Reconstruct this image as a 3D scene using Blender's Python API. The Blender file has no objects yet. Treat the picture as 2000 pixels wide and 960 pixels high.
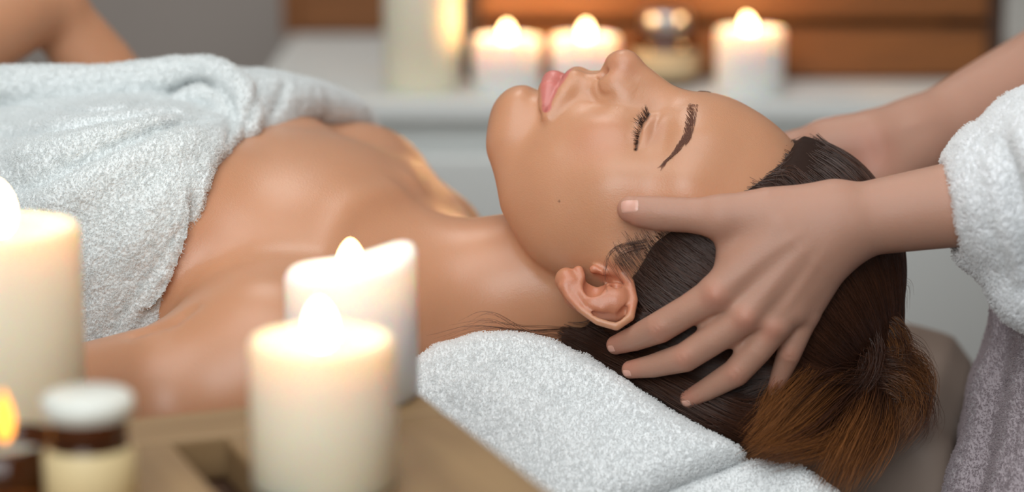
import bpy, math, random
import numpy as np
from mathutils import Vector, Matrix

# ---------------------------------------------------------------- camera, world, light, exposure
scene = bpy.context.scene
COL = scene.collection
random.seed(7)
RNG = np.random.default_rng(11)

D = 141.7                       # camera to the plane of the head (cm)
S = 1000 / 30.0                 # photograph pixels per cm on that plane
PITCH = math.radians(12)
ORIGIN = np.array([0.0, 0.0, 1.0])
AX_X = np.array([1.0, 0, 0])
AX_UP = np.array([0, math.sin(PITCH), math.cos(PITCH)])
AX_CAM = np.array([0, -math.cos(PITCH), math.sin(PITCH)])

cam_data = bpy.data.cameras.new('camera')
cam_data.sensor_width = 36.0
cam_data.lens = S * D * 36 / 2000
cam_data.clip_start = 0.05
cam_data.dof.use_dof = True
cam_data.dof.focus_distance = (D - 6.0) / 100
cam_data.dof.aperture_fstop = 2.9
cam_data.dof.aperture_blades = 0
cam = bpy.data.objects.new('camera', cam_data)
COL.objects.link(cam)
cam.location = Vector(ORIGIN + AX_CAM * D / 100)
cam.rotation_euler = (math.pi / 2 - PITCH, 0, 0)
scene.camera = cam

scene.view_settings.view_transform = 'Standard'
scene.view_settings.look = 'None'
scene.view_settings.gamma = 1.0
scene.view_settings.use_curve_mapping = False
scene.view_settings.exposure = 0.1
scene.cycles.use_denoising = True
scene.cycles.use_adaptive_sampling = True
scene.cycles.adaptive_threshold = 0.03
scene.cycles.max_bounces = 6
scene.cycles.diffuse_bounces = 3
scene.cycles.glossy_bounces = 2
scene.cycles.transmission_bounces = 4
scene.cycles.transparent_max_bounces = 4
scene.cycles.caustics_reflective = False
scene.cycles.caustics_refractive = False

world = bpy.data.worlds.new('world')
scene.world = world
world.use_nodes = True
world.node_tree.nodes['Background'].inputs[0].default_value = (0.80, 0.86, 0.95, 1)
world.node_tree.nodes['Background'].inputs[1].default_value = 0.13


def area_light(name, loc, target, sx, sy, power, color):
    d = bpy.data.lights.new(name, 'AREA')
    d.shape = 'RECTANGLE'; d.size = sx; d.size_y = sy; d.energy = power; d.color = color
    o = bpy.data.objects.new(name, d); COL.objects.link(o)
    o.location = loc
    o.rotation_euler = (Vector(target) - Vector(loc)).to_track_quat('-Z', 'Y').to_euler()
    return o


area_light('ceiling_softbox', (-0.05, -0.42, 2.05), (0.0, 0.0, 1.0), 1.0, 0.7, 5.6, (0.98, 1.0, 1.0))
area_light('window_daylight', (-0.40, -1.9, 1.95), (0.0, 0.0, 1.0), 1.3, 1.3, 25.0, (0.94, 0.99, 1.0))
area_light('background_fill', (-0.1, 0.75, 2.6), (-0.1, 1.1, 1.0), 0.6, 0.6, 6.5, (1.0, 0.97, 0.93))  # added unseen fill that lifts the sideboard and back wall


# ---------------------------------------------------------------- coordinates
def cam_pt(px, py, z):
    """photograph pixel at depth z (cm, towards the camera) -> sculpt point (cm)"""
    k = (D - z) / D / S
    return np.array([(px - 1000) * k, (480 - py) * k, z])


def to_px(P):
    P = np.asarray(P); k = D / (D - P[..., 2]) * S
    return 1000 + P[..., 0] * k, 480 - P[..., 1] * k


def to_world(P):
    P = np.asarray(P, float) / 100
    return ORIGIN + P[..., 0:1] * AX_X + P[..., 1:2] * AX_UP + P[..., 2:3] * AX_CAM


def from_world(W):
    W = (np.asarray(W, float) - ORIGIN) * 100
    return np.stack([W @ AX_X, W @ AX_UP, W @ AX_CAM], -1)


def frame(phi, th):
    p, t = math.radians(phi), math.radians(th)
    Ry = np.array([[math.cos(p), 0, -math.sin(p)], [0, 1, 0], [math.sin(p), 0, math.cos(p)]])
    Rx = np.array([[1, 0, 0], [0, math.cos(t), -math.sin(t)], [0, math.sin(t), math.cos(t)]])
    return Rx @ Ry


# ---------------------------------------------------------------- sculpting with distance fields
f32 = lambda v: np.asarray(v, np.float32)


def bounded(f, *segs):
    f.segs = [(f32(a), f32(b), float(r)) for a, b, r in segs]
    return f


def dot(a, b): return a[0] * b[0] + a[1] * b[1] + a[2] * b[2]


def mv(A, q):
    """3x3 matrix times (3,N), written out so that a point gives the same bits in every batch"""
    return np.stack([A[i, 0] * q[0] + A[i, 1] * q[1] + A[i, 2] * q[2] for i in range(3)])


def sphere(c, r):
    cc = f32(c)[:, None]

    def f(P):
        q = P - cc
        return np.sqrt(dot(q, q)) - np.float32(r)
    return bounded(f, (c, c, r))


def ellipsoid(c, r, R=None):
    cc = f32(c)[:, None]
    A = np.diag(1 / np.asarray(r, float)) @ (np.eye(3) if R is None else np.asarray(R).T)
    A1 = f32(A); A2 = f32(np.diag(1 / np.asarray(r, float)) @ A)

    def f(P):
        q = P - cc
        u = mv(A1, q); v = mv(A2, q)
        k0 = np.sqrt(dot(u, u)); k1 = np.sqrt(dot(v, v))
        return k0 * (k0 - 1) / np.maximum(k1, 1e-6)
    return bounded(f, (c, c, max(r)))


def cone(a, ra, b, rb):
    """round cone between two spheres"""
    A = f32(a)[:, None]; ba = f32(b) - f32(a); bn = ba / max(float(ba @ ba), 1e-9); ba = ba[:, None]
    dr = np.float32(rb - ra)

    def f(P):
        q = P - A
        t = np.minimum(np.maximum(bn[0] * q[0] + bn[1] * q[1] + bn[2] * q[2], 0), 1)
        q -= ba * t
        return np.sqrt(dot(q, q)) - (np.float32(ra) + dr * t)
    return bounded(f, (a, b, max(ra, rb)))


def tube(pts, rad):
    """chain of round cones"""
    fs = [cone(pts[i], rad[i], pts[i + 1], rad[i + 1]) for i in range(len(pts) - 1)]

    def f(P):
        d = fs[0](P)
        for g in fs[1:]:
            d = np.minimum(d, g(P))
        return d
    return bounded(f, *[g.segs[0] for g in fs])


def rbox(c, h, r, R=None):
    cc = f32(c)[:, None]; hh = f32(h)[:, None] - np.float32(r)
    RT = None if R is None else f32(np.asarray(R).T)

    def f(P):
        q = P - cc
        if RT is not None:
            q = mv(RT, q)
        q = np.abs(q) - hh
        m = np.maximum(q, 0)
        return np.sqrt(dot(m, m)) + np.minimum(q.max(0), 0) - np.float32(r)
    return bounded(f, (c, c, np.linalg.norm(h)))


def halfspace(p, n):
    n = np.asarray(n, float); n = f32(n / np.linalg.norm(n)); o = float(n @ f32(p))
    return bounded(lambda P: n[0] * P[0] + n[1] * P[1] + n[2] * P[2] - np.float32(o), (p, p, 1e4))


def catmull(pts, n):
    pts = np.asarray(pts, float)
    if len(pts) < 3:
        t = np.linspace(0, 1, n)[:, None]
        return pts[0] * (1 - t) + pts[-1] * t
    P = np.vstack([2 * pts[0] - pts[1], pts, 2 * pts[-1] - pts[-2]])
    t = np.linspace(0, len(pts) - 1 - 1e-6, n); i = t.astype(int); f = (t - i)[:, None]
    a, b, c, d = P[i], P[i + 1], P[i + 2], P[i + 3]
    return 0.5 * (2 * b + (c - a) * f + (2 * a - 5 * b + 4 * c - d) * f ** 2 + (3 * b - a - 3 * c + d) * f ** 3)


class Model:
    def __init__(self):
        self.ops = []; self.cache = None

    def add(self, kind, f, k, reach, segs):
        self.ops.append((kind, f, k, reach, segs)); self.cache = None
        return self

    def u(self, f, k=0.5): return self.add('u', f, max(k, 1e-4), 1.1 * k, f.segs)
    def s(self, f, k=0.3): return self.add('s', f, max(k, 1e-4), 1.1 * k, f.segs)
    def i(self, f, k=0.3): return self.add('i', f, max(k, 1e-4), 1e6, f.segs)

    def bump(self, c, r, amp, R=None):
        """raise (amp > 0) or lower the surface around c"""
        r = np.asarray(r, float) * np.ones(3)
        A = f32(np.diag(1 / r) @ (np.eye(3) if R is None else np.asarray(R).T))
        return self.add('b', (f32(c)[:, None], A), np.float32(amp), 0, [(f32(c), f32(c), 2.4 * r.max())])

    def line(self, pts, w, amp):
        """raise (amp > 0) or carve a line into the surface; w and amp may taper"""
        pts = f32(pts); w = f32(np.ones(len(pts)) * w); amp = f32(np.ones(len(pts)) * amp)
        segs = [(pts[j], pts[j + 1], 2.4 * float(w.max())) for j in range(len(pts) - 1)]
        return self.add('l', (pts, w), amp, 0, segs)

    def noise(self, f, amp): return self.add('n', f, np.float32(amp), 1e6, [(f32([0, 0, 0]), f32([0, 0, 0]), 1.0)])

    def bounds(self):
        if self.cache is None:
            A = []; Bv = []; R = []; start = []
            for kind, f, k, reach, segs in self.ops:
                start.append(len(A))
                for a, b, r in segs:
                    A.append(a); Bv.append(b - a); R.append(r + reach)
            A = np.array(A); Bv = np.array(Bv); l2 = np.maximum((Bv ** 2).sum(1), 1e-9)
            self.cache = (A, Bv, l2, np.array(R), np.array(start))
        return self.cache

    def __call__(self, P, cap=1.5):
        """P: (N,3); values above cap are only good as 'outside'"""
        P = np.ascontiguousarray(f32(P).T)
        c = (P.max(1) + P.min(1)) / 2; R = math.sqrt(((P - c[:, None]) ** 2).sum(0).max())
        A, Bv, l2, RR, start = self.bounds()
        q = c - A; t = np.clip((q * Bv).sum(1) / l2, 0, 1)
        lb = np.sqrt(((q - t[:, None] * Bv) ** 2).sum(1)) - RR - R
        lb = np.minimum.reduceat(lb, start)
        d = np.full(P.shape[1], 99.0, np.float32)
        for j in np.nonzero(lb < cap)[0]:
            kind, f, k, _, segs = self.ops[j]
            if kind == 'u':
                p = f(P); h = np.maximum(k - np.abs(p - d), 0)
                d = np.minimum(p, d) - h * h * np.float32(0.25 / k)
            elif kind == 's' or kind == 'i':
                p = -f(P) if kind == 's' else f(P)
                h = np.maximum(k - np.abs(p - d), 0)
                d = np.maximum(p, d) + h * h * np.float32(0.25 / k)
            elif lb[j] > 0:
                continue
            elif kind == 'b':
                u = mv(f[1], P - f[0])
                d = d - k * np.exp(-dot(u, u))
            elif kind == 'l':
                pts, w = f
                best = np.full(P.shape[1], 1e9, np.float32); val = np.zeros(P.shape[1], np.float32)
                for i in range(len(pts) - 1):
                    a = pts[i][:, None]; ba = pts[i + 1] - pts[i]
                    q = P - a
                    t = np.clip((ba[0] * q[0] + ba[1] * q[1] + ba[2] * q[2]) / np.float32(max(float(ba @ ba), 1e-9)), 0, 1)
                    q -= ba[:, None] * t
                    qq = dot(q, q); m = qq < best
                    best = np.where(m, qq, best)
                    ww = w[i] + (w[i + 1] - w[i]) * t
                    val = np.where(m, (k[i] + (k[i + 1] - k[i]) * t) * np.exp(-qq / ww ** 2), val)
                d = d - val
            else:
                d = d - k * f(P)
        return d


def batches(key):
    order = np.argsort(key, kind='stable'); ks = key[order]
    cuts = np.concatenate([[0], np.nonzero(np.diff(ks))[0] + 1, [len(key)]])
    return [order[a:b] for a, b in zip(cuts[:-1], cuts[1:])]


def cell_key(P, cell):
    key = np.floor(P / cell).astype(np.int64); key -= key.min(0)
    dims = key.max(0) + 1
    return (key[:, 0] * dims[1] + key[:, 1]) * dims[2] + key[:, 2]


def eval_big(model, P, cell=3.0, cap=1.5):
    """evaluate scattered points in spatially compact batches"""
    P = np.asarray(P, np.float32)
    out = np.empty(len(P), np.float32)

    def run(idx): out[idx] = model(P[idx], cap)
    list(map(run, batches(cell_key(P, cell))))
    return out


def grad(model, P, e=0.04):
    k = np.array([[1, -1, -1], [-1, -1, 1], [-1, 1, -1], [1, 1, 1]], np.float32)
    P = np.asarray(P, np.float32)
    out = np.empty((len(P), 3), np.float32); val = np.empty(len(P), np.float32)

    def run(idx):
        q = P[idx]; n = len(q)
        d = model(np.concatenate([q + e * r for r in k])).reshape(4, n)
        g = (d[:, :, None] * k[:, None, :]).sum(0)
        out[idx] = g / np.maximum(np.sqrt((g ** 2).sum(1)), 1e-9)[:, None]
        val[idx] = d.mean(0)
    list(map(run, batches(cell_key(P, 2.5))))
    return out, val


B = 4


def polygonize(model, lo, hi, h, margin=1.2, newton=1):
    """surface nets on sparse blocks; returns sculpt-space vertices and quads"""
    lo = np.asarray(lo, float); hi = np.asarray(hi, float); hc = B * h
    n = np.ceil((hi - lo) / (hc * 4)).astype(int) * 4
    I = np.stack(np.meshgrid(*[np.arange(v // 4) for v in n], indexing='ij'), -1).reshape(-1, 3)
    for lev in (4, 2, 1):
        C = lo + (I + 0.5) * hc * lev
        dc = eval_big(model, C, max(3.0, hc * lev * 2.5), hc * lev * 1.7 + 0.6)
        I = I[np.abs(dc) < hc * lev * 0.87 * margin * (1 + 0.13 * lev) + 0.3]
        if lev > 1:
            I = (I[:, None] * 2 + np.array([[x, y, z] for x in (0, 1) for y in (0, 1) for z in (0, 1)])[None]).reshape(-1, 3)
    g = np.stack(np.meshgrid(*[np.arange(B + 1)] * 3, indexing='ij'), -1).reshape(-1, 3)
    dim = (n * B + 2).astype(np.int64)
    corners = np.array([[x, y, z] for x in (0, 1) for y in (0, 1) for z in (0, 1)])
    edges = [(i, j) for i in range(8) for j in range(i + 1, 8) if np.abs(corners[i] - corners[j]).sum() == 1]

    sup = I // 3
    parts = batches((sup[:, 0] * 4096 + sup[:, 1]) * 4096 + sup[:, 2])
    VAL = np.empty((len(I), len(g)), np.float32)

    def sample(sel):
        G = I[sel][:, None, :] * B + g[None]
        VAL[sel] = model((lo + G.reshape(-1, 3) * h).astype(np.float32)).reshape(len(sel), -1)
    list(map(sample, parts))
    # corners shared by neighbouring blocks get one value, so that the surface closes
    key = ((I[:, None, 0] * B + g[None, :, 0]) * dim[1] + I[:, None, 1] * B + g[None, :, 1]) * dim[2] + I[:, None, 2] * B + g[None, :, 2]
    rim = np.nonzero((g == 0).any(1) | (g == B).any(1))[0]
    kk = key[:, rim].ravel(); vv = VAL[:, rim].ravel()
    _, first, inv = np.unique(kk, return_index=True, return_inverse=True)
    VAL[:, rim] = vv[first][inv].reshape(len(I), len(rim))

    def run(sel):
        blk = I[sel]; quads = []
        V = VAL[sel].reshape(len(blk), B + 1, B + 1, B + 1)
        sgn = V < 0
        cs = [sgn[:, x:x + B, y:y + B, z:z + B] for x, y, z in corners]
        cnt = sum(c.astype(np.int8) for c in cs)
        m = (cnt > 0) & (cnt < 8)
        if not m.any(): return None
        w = np.nonzero(m)
        val = np.stack([V[w[0], w[1] + x, w[2] + y, w[3] + z] for x, y, z in corners], 1)
        acc = np.zeros((len(val), 3)); num = np.zeros(len(val))
        for i, j in edges:
            x = (val[:, i] < 0) != (val[:, j] < 0)
            t = np.where(x, val[:, i] / np.where(x, val[:, i] - val[:, j], 1), 0)
            acc += (corners[i] + t[:, None] * (corners[j] - corners[i])) * x[:, None]; num += x
        cell = blk[w[0]] * B + np.stack(w[1:], 1)
        vp = lo + (cell + acc / num[:, None]) * h
        vk = (cell[:, 0] * dim[1] + cell[:, 1]) * dim[2] + cell[:, 2]
        for ax in range(3):
            o = [0, 0, 0]; o[ax] = 1
            s0 = sgn[:, :B, :B, :B]; s1 = sgn[:, o[0]:B + o[0], o[1]:B + o[1], o[2]:B + o[2]]
            w = np.nonzero(s0 != s1)
            if not len(w[0]): continue
            c = blk[w[0]] * B + np.stack(w[1:], 1)
            u, v = (ax + 1) % 3, (ax + 2) % 3
            q = []
            for du, dv in ((0, 0), (-1, 0), (-1, -1), (0, -1)):
                e = c.copy(); e[:, u] += du; e[:, v] += dv
                q.append((e[:, 0] * dim[1] + e[:, 1]) * dim[2] + e[:, 2])
            q = np.stack(q, 1)
            flip = s1[w]
            q[flip] = q[flip][:, ::-1]
            quads.append(q)
        return vk, vp, np.concatenate(quads) if quads else np.zeros((0, 4), np.int64)

    res = [r for r in map(run, parts) if r is not None]
    vk = np.concatenate([r[0] for r in res]); vp = np.concatenate([r[1] for r in res]); quads = np.concatenate([r[2] for r in res])
    order = np.argsort(vk); vk = vk[order]; vp = vp[order]
    ix = np.minimum(np.searchsorted(vk, quads), len(vk) - 1)
    F = ix[(vk[ix] == quads).all(1)]
    for _ in range(newton):
        G, dd = grad(model, vp)
        vp = vp - G * np.clip(dd, -h, h)[:, None]
    return vp, F


def roughen(V, F, layers):
    """push vertices along their normals by smooth noise: layers of (noise, amplitude)"""
    n = np.cross(V[F[:, 2]] - V[F[:, 0]], V[F[:, 3]] - V[F[:, 1]])
    N = np.zeros_like(V)
    for i in range(4): np.add.at(N, F[:, i], n)
    N /= np.maximum(np.linalg.norm(N, axis=1), 1e-9)[:, None]
    return V + N * sum(a * f(V.T.astype(np.float32)) for f, a in layers)[:, None]


def refine(model, V, F, mask):
    """split the quads whose corners are all in mask into four and drop the new points onto the surface; returns faces as lists"""
    sel = mask[F].all(1)
    Q = F[sel]
    E = np.stack([Q, np.roll(Q, -1, 1)], 2).reshape(-1, 2)
    Es = np.sort(E, 1); key = Es[:, 0].astype(np.int64) * len(V) + Es[:, 1]
    uk, first, inv = np.unique(key, return_index=True, return_inverse=True)
    mid = V[Es[first]].mean(1); cen = V[Q].mean(1)
    nv = len(V); me = nv + inv.reshape(-1, 4); ce = nv + len(mid) + np.arange(len(Q))
    new = np.concatenate([np.stack([Q[:, i], me[:, i], ce, me[:, i - 1]], 1) for i in range(4)])
    P = np.concatenate([mid, cen])
    V2 = np.concatenate([V, P])
    touch = np.zeros(len(V2), bool); touch[np.unique(new)] = True
    G, dd = grad(model, V2[touch], 0.03)
    V2[touch] -= G * np.clip(dd, -0.15, 0.15)[:, None]
    rest = F[~sel]
    E = np.sort(np.stack([rest, np.roll(rest, -1, 1)], 2), 2)
    k = E[:, :, 0].astype(np.int64) * nv + E[:, :, 1]
    j = np.minimum(np.searchsorted(uk, k), len(uk) - 1); hit = uk[j] == k
    border = hit.any(1)
    ngons = [[v for i in range(4) for v in ((rest[r, i], nv + j[r, i]) if hit[r, i] else (rest[r, i],))] for r in np.nonzero(border)[0]]
    return V2, np.concatenate([rest[~border], new]), ngons


def raycast(model, px, py, z0=16.0, z1=-45.0):
    """first surface point seen through a photograph pixel"""
    px = np.atleast_1d(np.asarray(px, float)); py = np.atleast_1d(np.asarray(py, float))
    o = np.array([0, 0, D]); tgt = np.stack([(px - 1000) / S, (480 - py) / S, 0 * px], 1)
    dr = tgt - o; dr /= np.linalg.norm(dr, axis=1)[:, None]
    t = (D - z0) / -dr[:, 2]
    for _ in range(48):
        P = o + t[:, None] * dr
        d = model(P, 6.0) if len(P) < 200 else eval_big(model, P, cap=4.0)
        d = np.clip(d, -1, 5)
        t = t + d * np.where(d > 0.6, 0.9, 0.8)
        if np.abs(d).max() < 0.004: break
    return o + t[:, None] * dr


# ---------------------------------------------------------------- blender helpers
def mesh_from(name, verts_world, faces, mat, parent=None, smooth=True, color=None, ngons=()):
    me = bpy.data.meshes.new(name)
    V = np.asarray(verts_world, np.float32); F = np.asarray(faces, np.int32)
    k = F.shape[1]
    me.vertices.add(len(V)); me.vertices.foreach_set('co', V.ravel())
    tot = np.concatenate([np.full(len(F), k), [len(g) for g in ngons]]).astype(np.int32)
    li = np.concatenate([F.ravel()] + [np.asarray(g) for g in ngons]).astype(np.int32)
    me.loops.add(len(li)); me.loops.foreach_set('vertex_index', li)
    me.polygons.add(len(tot))
    me.polygons.foreach_set('loop_start', np.concatenate([[0], np.cumsum(tot)[:-1]]).astype(np.int32))
    me.polygons.foreach_set('loop_total', tot)
    me.update(calc_edges=True)
    me.polygons.foreach_set('use_smooth', np.full(len(tot), smooth))
    if color is not None:
        at = me.attributes.new('tint', 'FLOAT_COLOR', 'POINT')
        at.data.foreach_set('color', np.concatenate([color, np.ones((len(V), 1))], 1).astype(np.float32).ravel())
    if mat: me.materials.append(mat)
    o = bpy.data.objects.new(name, me); COL.objects.link(o)
    if parent is not None: o.parent = parent
    return o


def strands(name, curves, radius, mat, parent=None, tip=0.3, stuff=True, root=1.0):
    """hair curves: list/array of (k,3) sculpt-space polylines"""
    hc = bpy.data.hair_curves.new(name)
    if isinstance(curves, np.ndarray):
        n_, k_ = curves.shape[:2]; sizes = [k_] * n_; flat = curves.reshape(-1, 3)
        prof = np.tile(np.interp(np.linspace(0, 1, k_), [0, 0.4, 1], [root, 1, tip]), n_)
    else:
        sizes = [len(c) for c in curves]; flat = np.concatenate(curves)
        table = {n_: np.interp(np.linspace(0, 1, n_), [0, 0.4, 1], [root, 1, tip]) for n_ in set(sizes)}
        prof = np.concatenate([table[n_] for n_ in sizes])
    hc.add_curves(sizes)
    pts = to_world(flat).astype(np.float32)
    hc.attributes['position'].data.foreach_set('vector', pts.ravel())
    rad = prof * radius / 100
    if 'radius' not in hc.attributes:
        hc.attributes.new('radius', 'FLOAT', 'POINT')
    hc.attributes['radius'].data.foreach_set('value', rad.astype(np.float32))
    hc.materials.append(mat)
    o = bpy.data.objects.new(name, hc); COL.objects.link(o)
    if parent is not None: o.parent = parent
    if stuff: o['kind'] = 'stuff'
    return o


def tag(o, label=None, cat=None, group=None, kind=None):
    if label: o['label'] = label
    if cat: o['category'] = cat
    if group: o['group'] = group
    if kind: o['kind'] = kind
    return o


def lin(r, g, b):
    f = lambda c: ((c / 255 + 0.055) / 1.055) ** 2.4 if c > 10 else c / 255 / 12.92
    return (f(r), f(g), f(b), 1.0)


class Nodes:
    def __init__(self, name):
        self.m = bpy.data.materials.new(name); self.m.use_nodes = True
        self.t = self.m.node_tree; self.b = self.t.nodes['Principled BSDF']

    def n(self, typ, **kw):
        nd = self.t.nodes.new(typ)
        for k, v in kw.items():
            if k.startswith('i_'):
                nd.inputs[k[2:].replace('_', ' ')].default_value = v
            else:
                setattr(nd, k, v)
        return nd

    def link(self, a, ao, b, bi): self.t.links.new(a.outputs[ao], b.inputs[bi])
    def set(self, **kw):
        for k, v in kw.items(): self.b.inputs[k.replace('_', ' ')].default_value = v
        return self


def skin_material(name, base, rough, spec, bump=0.12):
    N = Nodes(name); t = N
    at = t.n('ShaderNodeAttribute', attribute_name='tint')
    tc = t.n('ShaderNodeTexCoord')
    no = t.n('ShaderNodeTexNoise', i_Scale=9.0, i_Detail=5.0, i_Roughness=0.6)
    t.link(tc, 'Object', no, 'Vector')
    ramp = t.n('ShaderNodeMapRange', i_From_Min=0.3, i_From_Max=0.7, i_To_Min=0.93, i_To_Max=1.06)
    t.link(no, 'Fac', ramp, 'Value')
    mul = t.n('ShaderNodeMix', data_type='RGBA', blend_type='MULTIPLY')
    mul.inputs[0].default_value = 1.0
    t.link(at, 'Color', mul, 6)
    t.link(ramp, 'Result', mul, 7)
    t.link(mul, 2, N.b, 'Base Color')
    fine = t.n('ShaderNodeTexVoronoi', i_Scale=1100.0)
    t.link(tc, 'Object', fine, 'Vector')
    fn = t.n('ShaderNodeTexNoise', i_Scale=420.0, i_Detail=3.0)
    t.link(tc, 'Object', fn, 'Vector')
    ad = t.n('ShaderNodeMath', operation='ADD')
    t.link(fine, 'Distance', ad, 0); t.link(fn, 'Fac', ad, 1)
    bp = t.n('ShaderNodeBump', i_Strength=bump, i_Distance=0.0006)
    t.link(ad, 0, bp, 'Height'); t.link(bp, 'Normal', N.b, 'Normal')
    N.set(Roughness=rough, Specular_IOR_Level=spec, Subsurface_Weight=0.35, Subsurface_Scale=0.006)
    N.b.inputs['Subsurface Radius'].default_value = (1.0, 0.35, 0.2)
    return N.m


# ================================================================= THE CLIENT: one continuous body
HR = frame(14, 17)
HC = np.array([7.5, 0, 0])


def hl(a, b, c):
    return HC + HR @ np.array([a, b, c], float)


def to_head(P):
    return (np.asarray(P) - HC) @ HR


M = Model()


def hE(c, r, k, sym=False, rot=None, op='u'):
    R = HR if rot is None else HR @ rot
    for s in ((1, -1) if sym else (1,)):
        f = ellipsoid(hl(c[0], c[1], c[2] * s), r, R if s == 1 or rot is None else HR @ (np.diag([1, 1, -1.0]) @ rot @ np.diag([1, 1, -1.0])))
        (M.u if op == 'u' else M.s)(f, k)


def hT(pts, rad, k, sym=True):
    for s in ((1, -1) if sym else (1,)):
        M.u(tube([hl(p[0], p[1], p[2] * s) for p in pts], rad), k)


def rotc(deg):
    t = math.radians(deg)
    return np.array([[math.cos(t), -math.sin(t), 0], [math.sin(t), math.cos(t), 0], [0, 0, 1]])


def hBump(c, r, amp, sym=True):
    for s in ((1, -1) if sym else (1,)):
        M.bump(hl(c[0], c[1], c[2] * s), r, amp, HR)


def hLine(pts, w, amp, n=14, sym=True):
    for s in ((1, -1) if sym else (1,)):
        p = catmull([hl(q[0], q[1], q[2] * s) for q in pts], n)
        ww = np.interp(np.linspace(0, 1, n), np.linspace(0, 1, np.size(w)), np.atleast_1d(w))
        aa = np.interp(np.linspace(0, 1, n), np.linspace(0, 1, np.size(amp)), np.atleast_1d(amp))
        M.line(p, ww, aa)


# skull and face masses
hE((4.3, -0.1, 0), (7.2, 9.35, 7.2), 0.1, rot=rotc(14))
hE((0.0, 2.6, 0), (6.6, 5.7, 6.2), 1.8)
hE((-3.7, 4.4, 0), (3.5, 5.1, 4.1), 1.5)
hE((-7.1, 6.9, 0), (1.95, 2.3, 2.3), 1.2)
hT([(-0.5, 0.3, 5.1), (-4.2, 1.5, 4.5), (-6.1, 3.4, 3.5), (-7.2, 5.8, 1.9)], [1.3, 1.3, 1.35, 1.4], 1.5)
hE((-3.4, 3.7, 3.5), (3.1, 3.4, 2.6), 1.8, sym=True)
hE((-1.1, 4.9, 4.2), (1.9, 2.0, 1.7), 1.4, sym=True)
hT([(3.4, 6.9, 1.0), (3.8, 6.5, 3.0), (3.4, 5.2, 4.8)], [1.2, 1.15, 1.1], 2.0)
hE((0.5, 4.7, 4.75), (1.7, 1.7, 1.35), 1.5, sym=True)
# eye sockets and lids
hBump((1.1, 8.3, 1.7), (0.9, 0.9, 0.6), -0.35)
hBump((2.1, 7.6, 3.3), (0.5, 0.9, 1.5), -0.14)
hE((0.95, 6.47, 2.95), (1.36, 1.45, 1.60), 0.35, sym=True)
# nose
hT([(3.1, 7.8, 0), (1.2, 9.15, 0), (-0.9, 10.5, 0)], [0.85, 0.72, 0.88], 0.9, sym=False)
hT([(1.8, 7.8, 0.7), (-0.6, 9.0, 0.95)], [0.6, 0.85], 1.4)
hE((-1.3, 7.0, 2.9), (1.8, 1.35, 1.4), 1.6, sym=True)
hT([(-0.6, 4.6, 4.9), (0.0, 1.4, 5.9)], [1.2, 1.0], 1.8)
hE((-2.2, 2.6, 4.3), (2.8, 2.8, 2.0), 1.8, sym=True)
hE((-1.2, 10.64, 0), (0.96, 1.0, 0.98), 0.55)
hE((-1.45, 9.5, 1.1), (0.98, 0.98, 0.66), 0.55, sym=True)
hT([(-1.7, 10.8, 0), (-2.2, 9.6, 0)], [0.42, 0.4], 0.4, sym=False)
hE((-2.25, 10.0, 0.72), (0.55, 0.85, 0.34), 0.15, sym=True, op='s')
# lips
hE((-3.1, 9.45, 0), (0.9, 0.8, 1.1), 1.0)
hT([(-4.0, 9.72, 0), (-3.95, 9.76, 0.5), (-4.3, 9.15, 1.4), (-5.0, 8.1, 2.5)], [0.56, 0.62, 0.58, 0.28], 0.5)
hT([(-5.22, 9.45, 0), (-5.24, 9.25, 1.0), (-5.2, 8.55, 1.9), (-5.1, 8.0, 2.5)], [0.74, 0.69, 0.46, 0.2], 0.14)
hBump((-6.4, 9.0, 0), (0.45, 0.7, 1.4), -0.15, sym=False)
hLine([(-2.6, 10.2, 0), (-3.5, 10.5, 0)], [0.28, 0.3], [-0.10, -0.08], n=5, sym=False)
hBump((-5.2, 8.4, 3.0), (0.8, 0.8, 0.6), -0.08)

ALA = to_head(raycast(M, [1167, 1168, 1174, 1186, 1202], [158, 174, 184, 186, 180]))
hLine(ALA, [0.12, 0.15, 0.18, 0.2, 0.25], [-0.06, -0.12, -0.12, -0.08, 0.0], n=10)
# closed lids: lash line and lid crease, found on the near side and mirrored
LASH = to_head(raycast(M, [1268, 1262, 1254, 1249, 1246, 1242], [222, 232, 244, 262, 276, 292]))
CREASE = to_head(raycast(M, [1288, 1280, 1275, 1270, 1262], [226, 240, 258, 276, 294]))
hLine(LASH, [0.08, 0.09, 0.1, 0.1, 0.1, 0.08], [-0.08, -0.14, -0.17, -0.17, -0.16, -0.05], n=12)
hLine(CREASE, [0.16, 0.18, 0.2, 0.2, 0.2], [-0.02, -0.07, -0.08, -0.06, 0.0], n=10)
hLine(LASH + np.array([-0.5, -0.1, 0.0]), [0.3, 0.35, 0.4, 0.4, 0.35, 0.3], [0, -0.05, -0.07, -0.06, -0.03, 0.0], n=10)

# ear (near side traced, far side mirrored in the head frame)
def ez(py): return 6.35 + (py - 520) / 120 * 1.7
def ear_pts(l, dz=0.0): return [to_head(cam_pt(x, y, ez(y) + dz)) for x, y in l]


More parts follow.
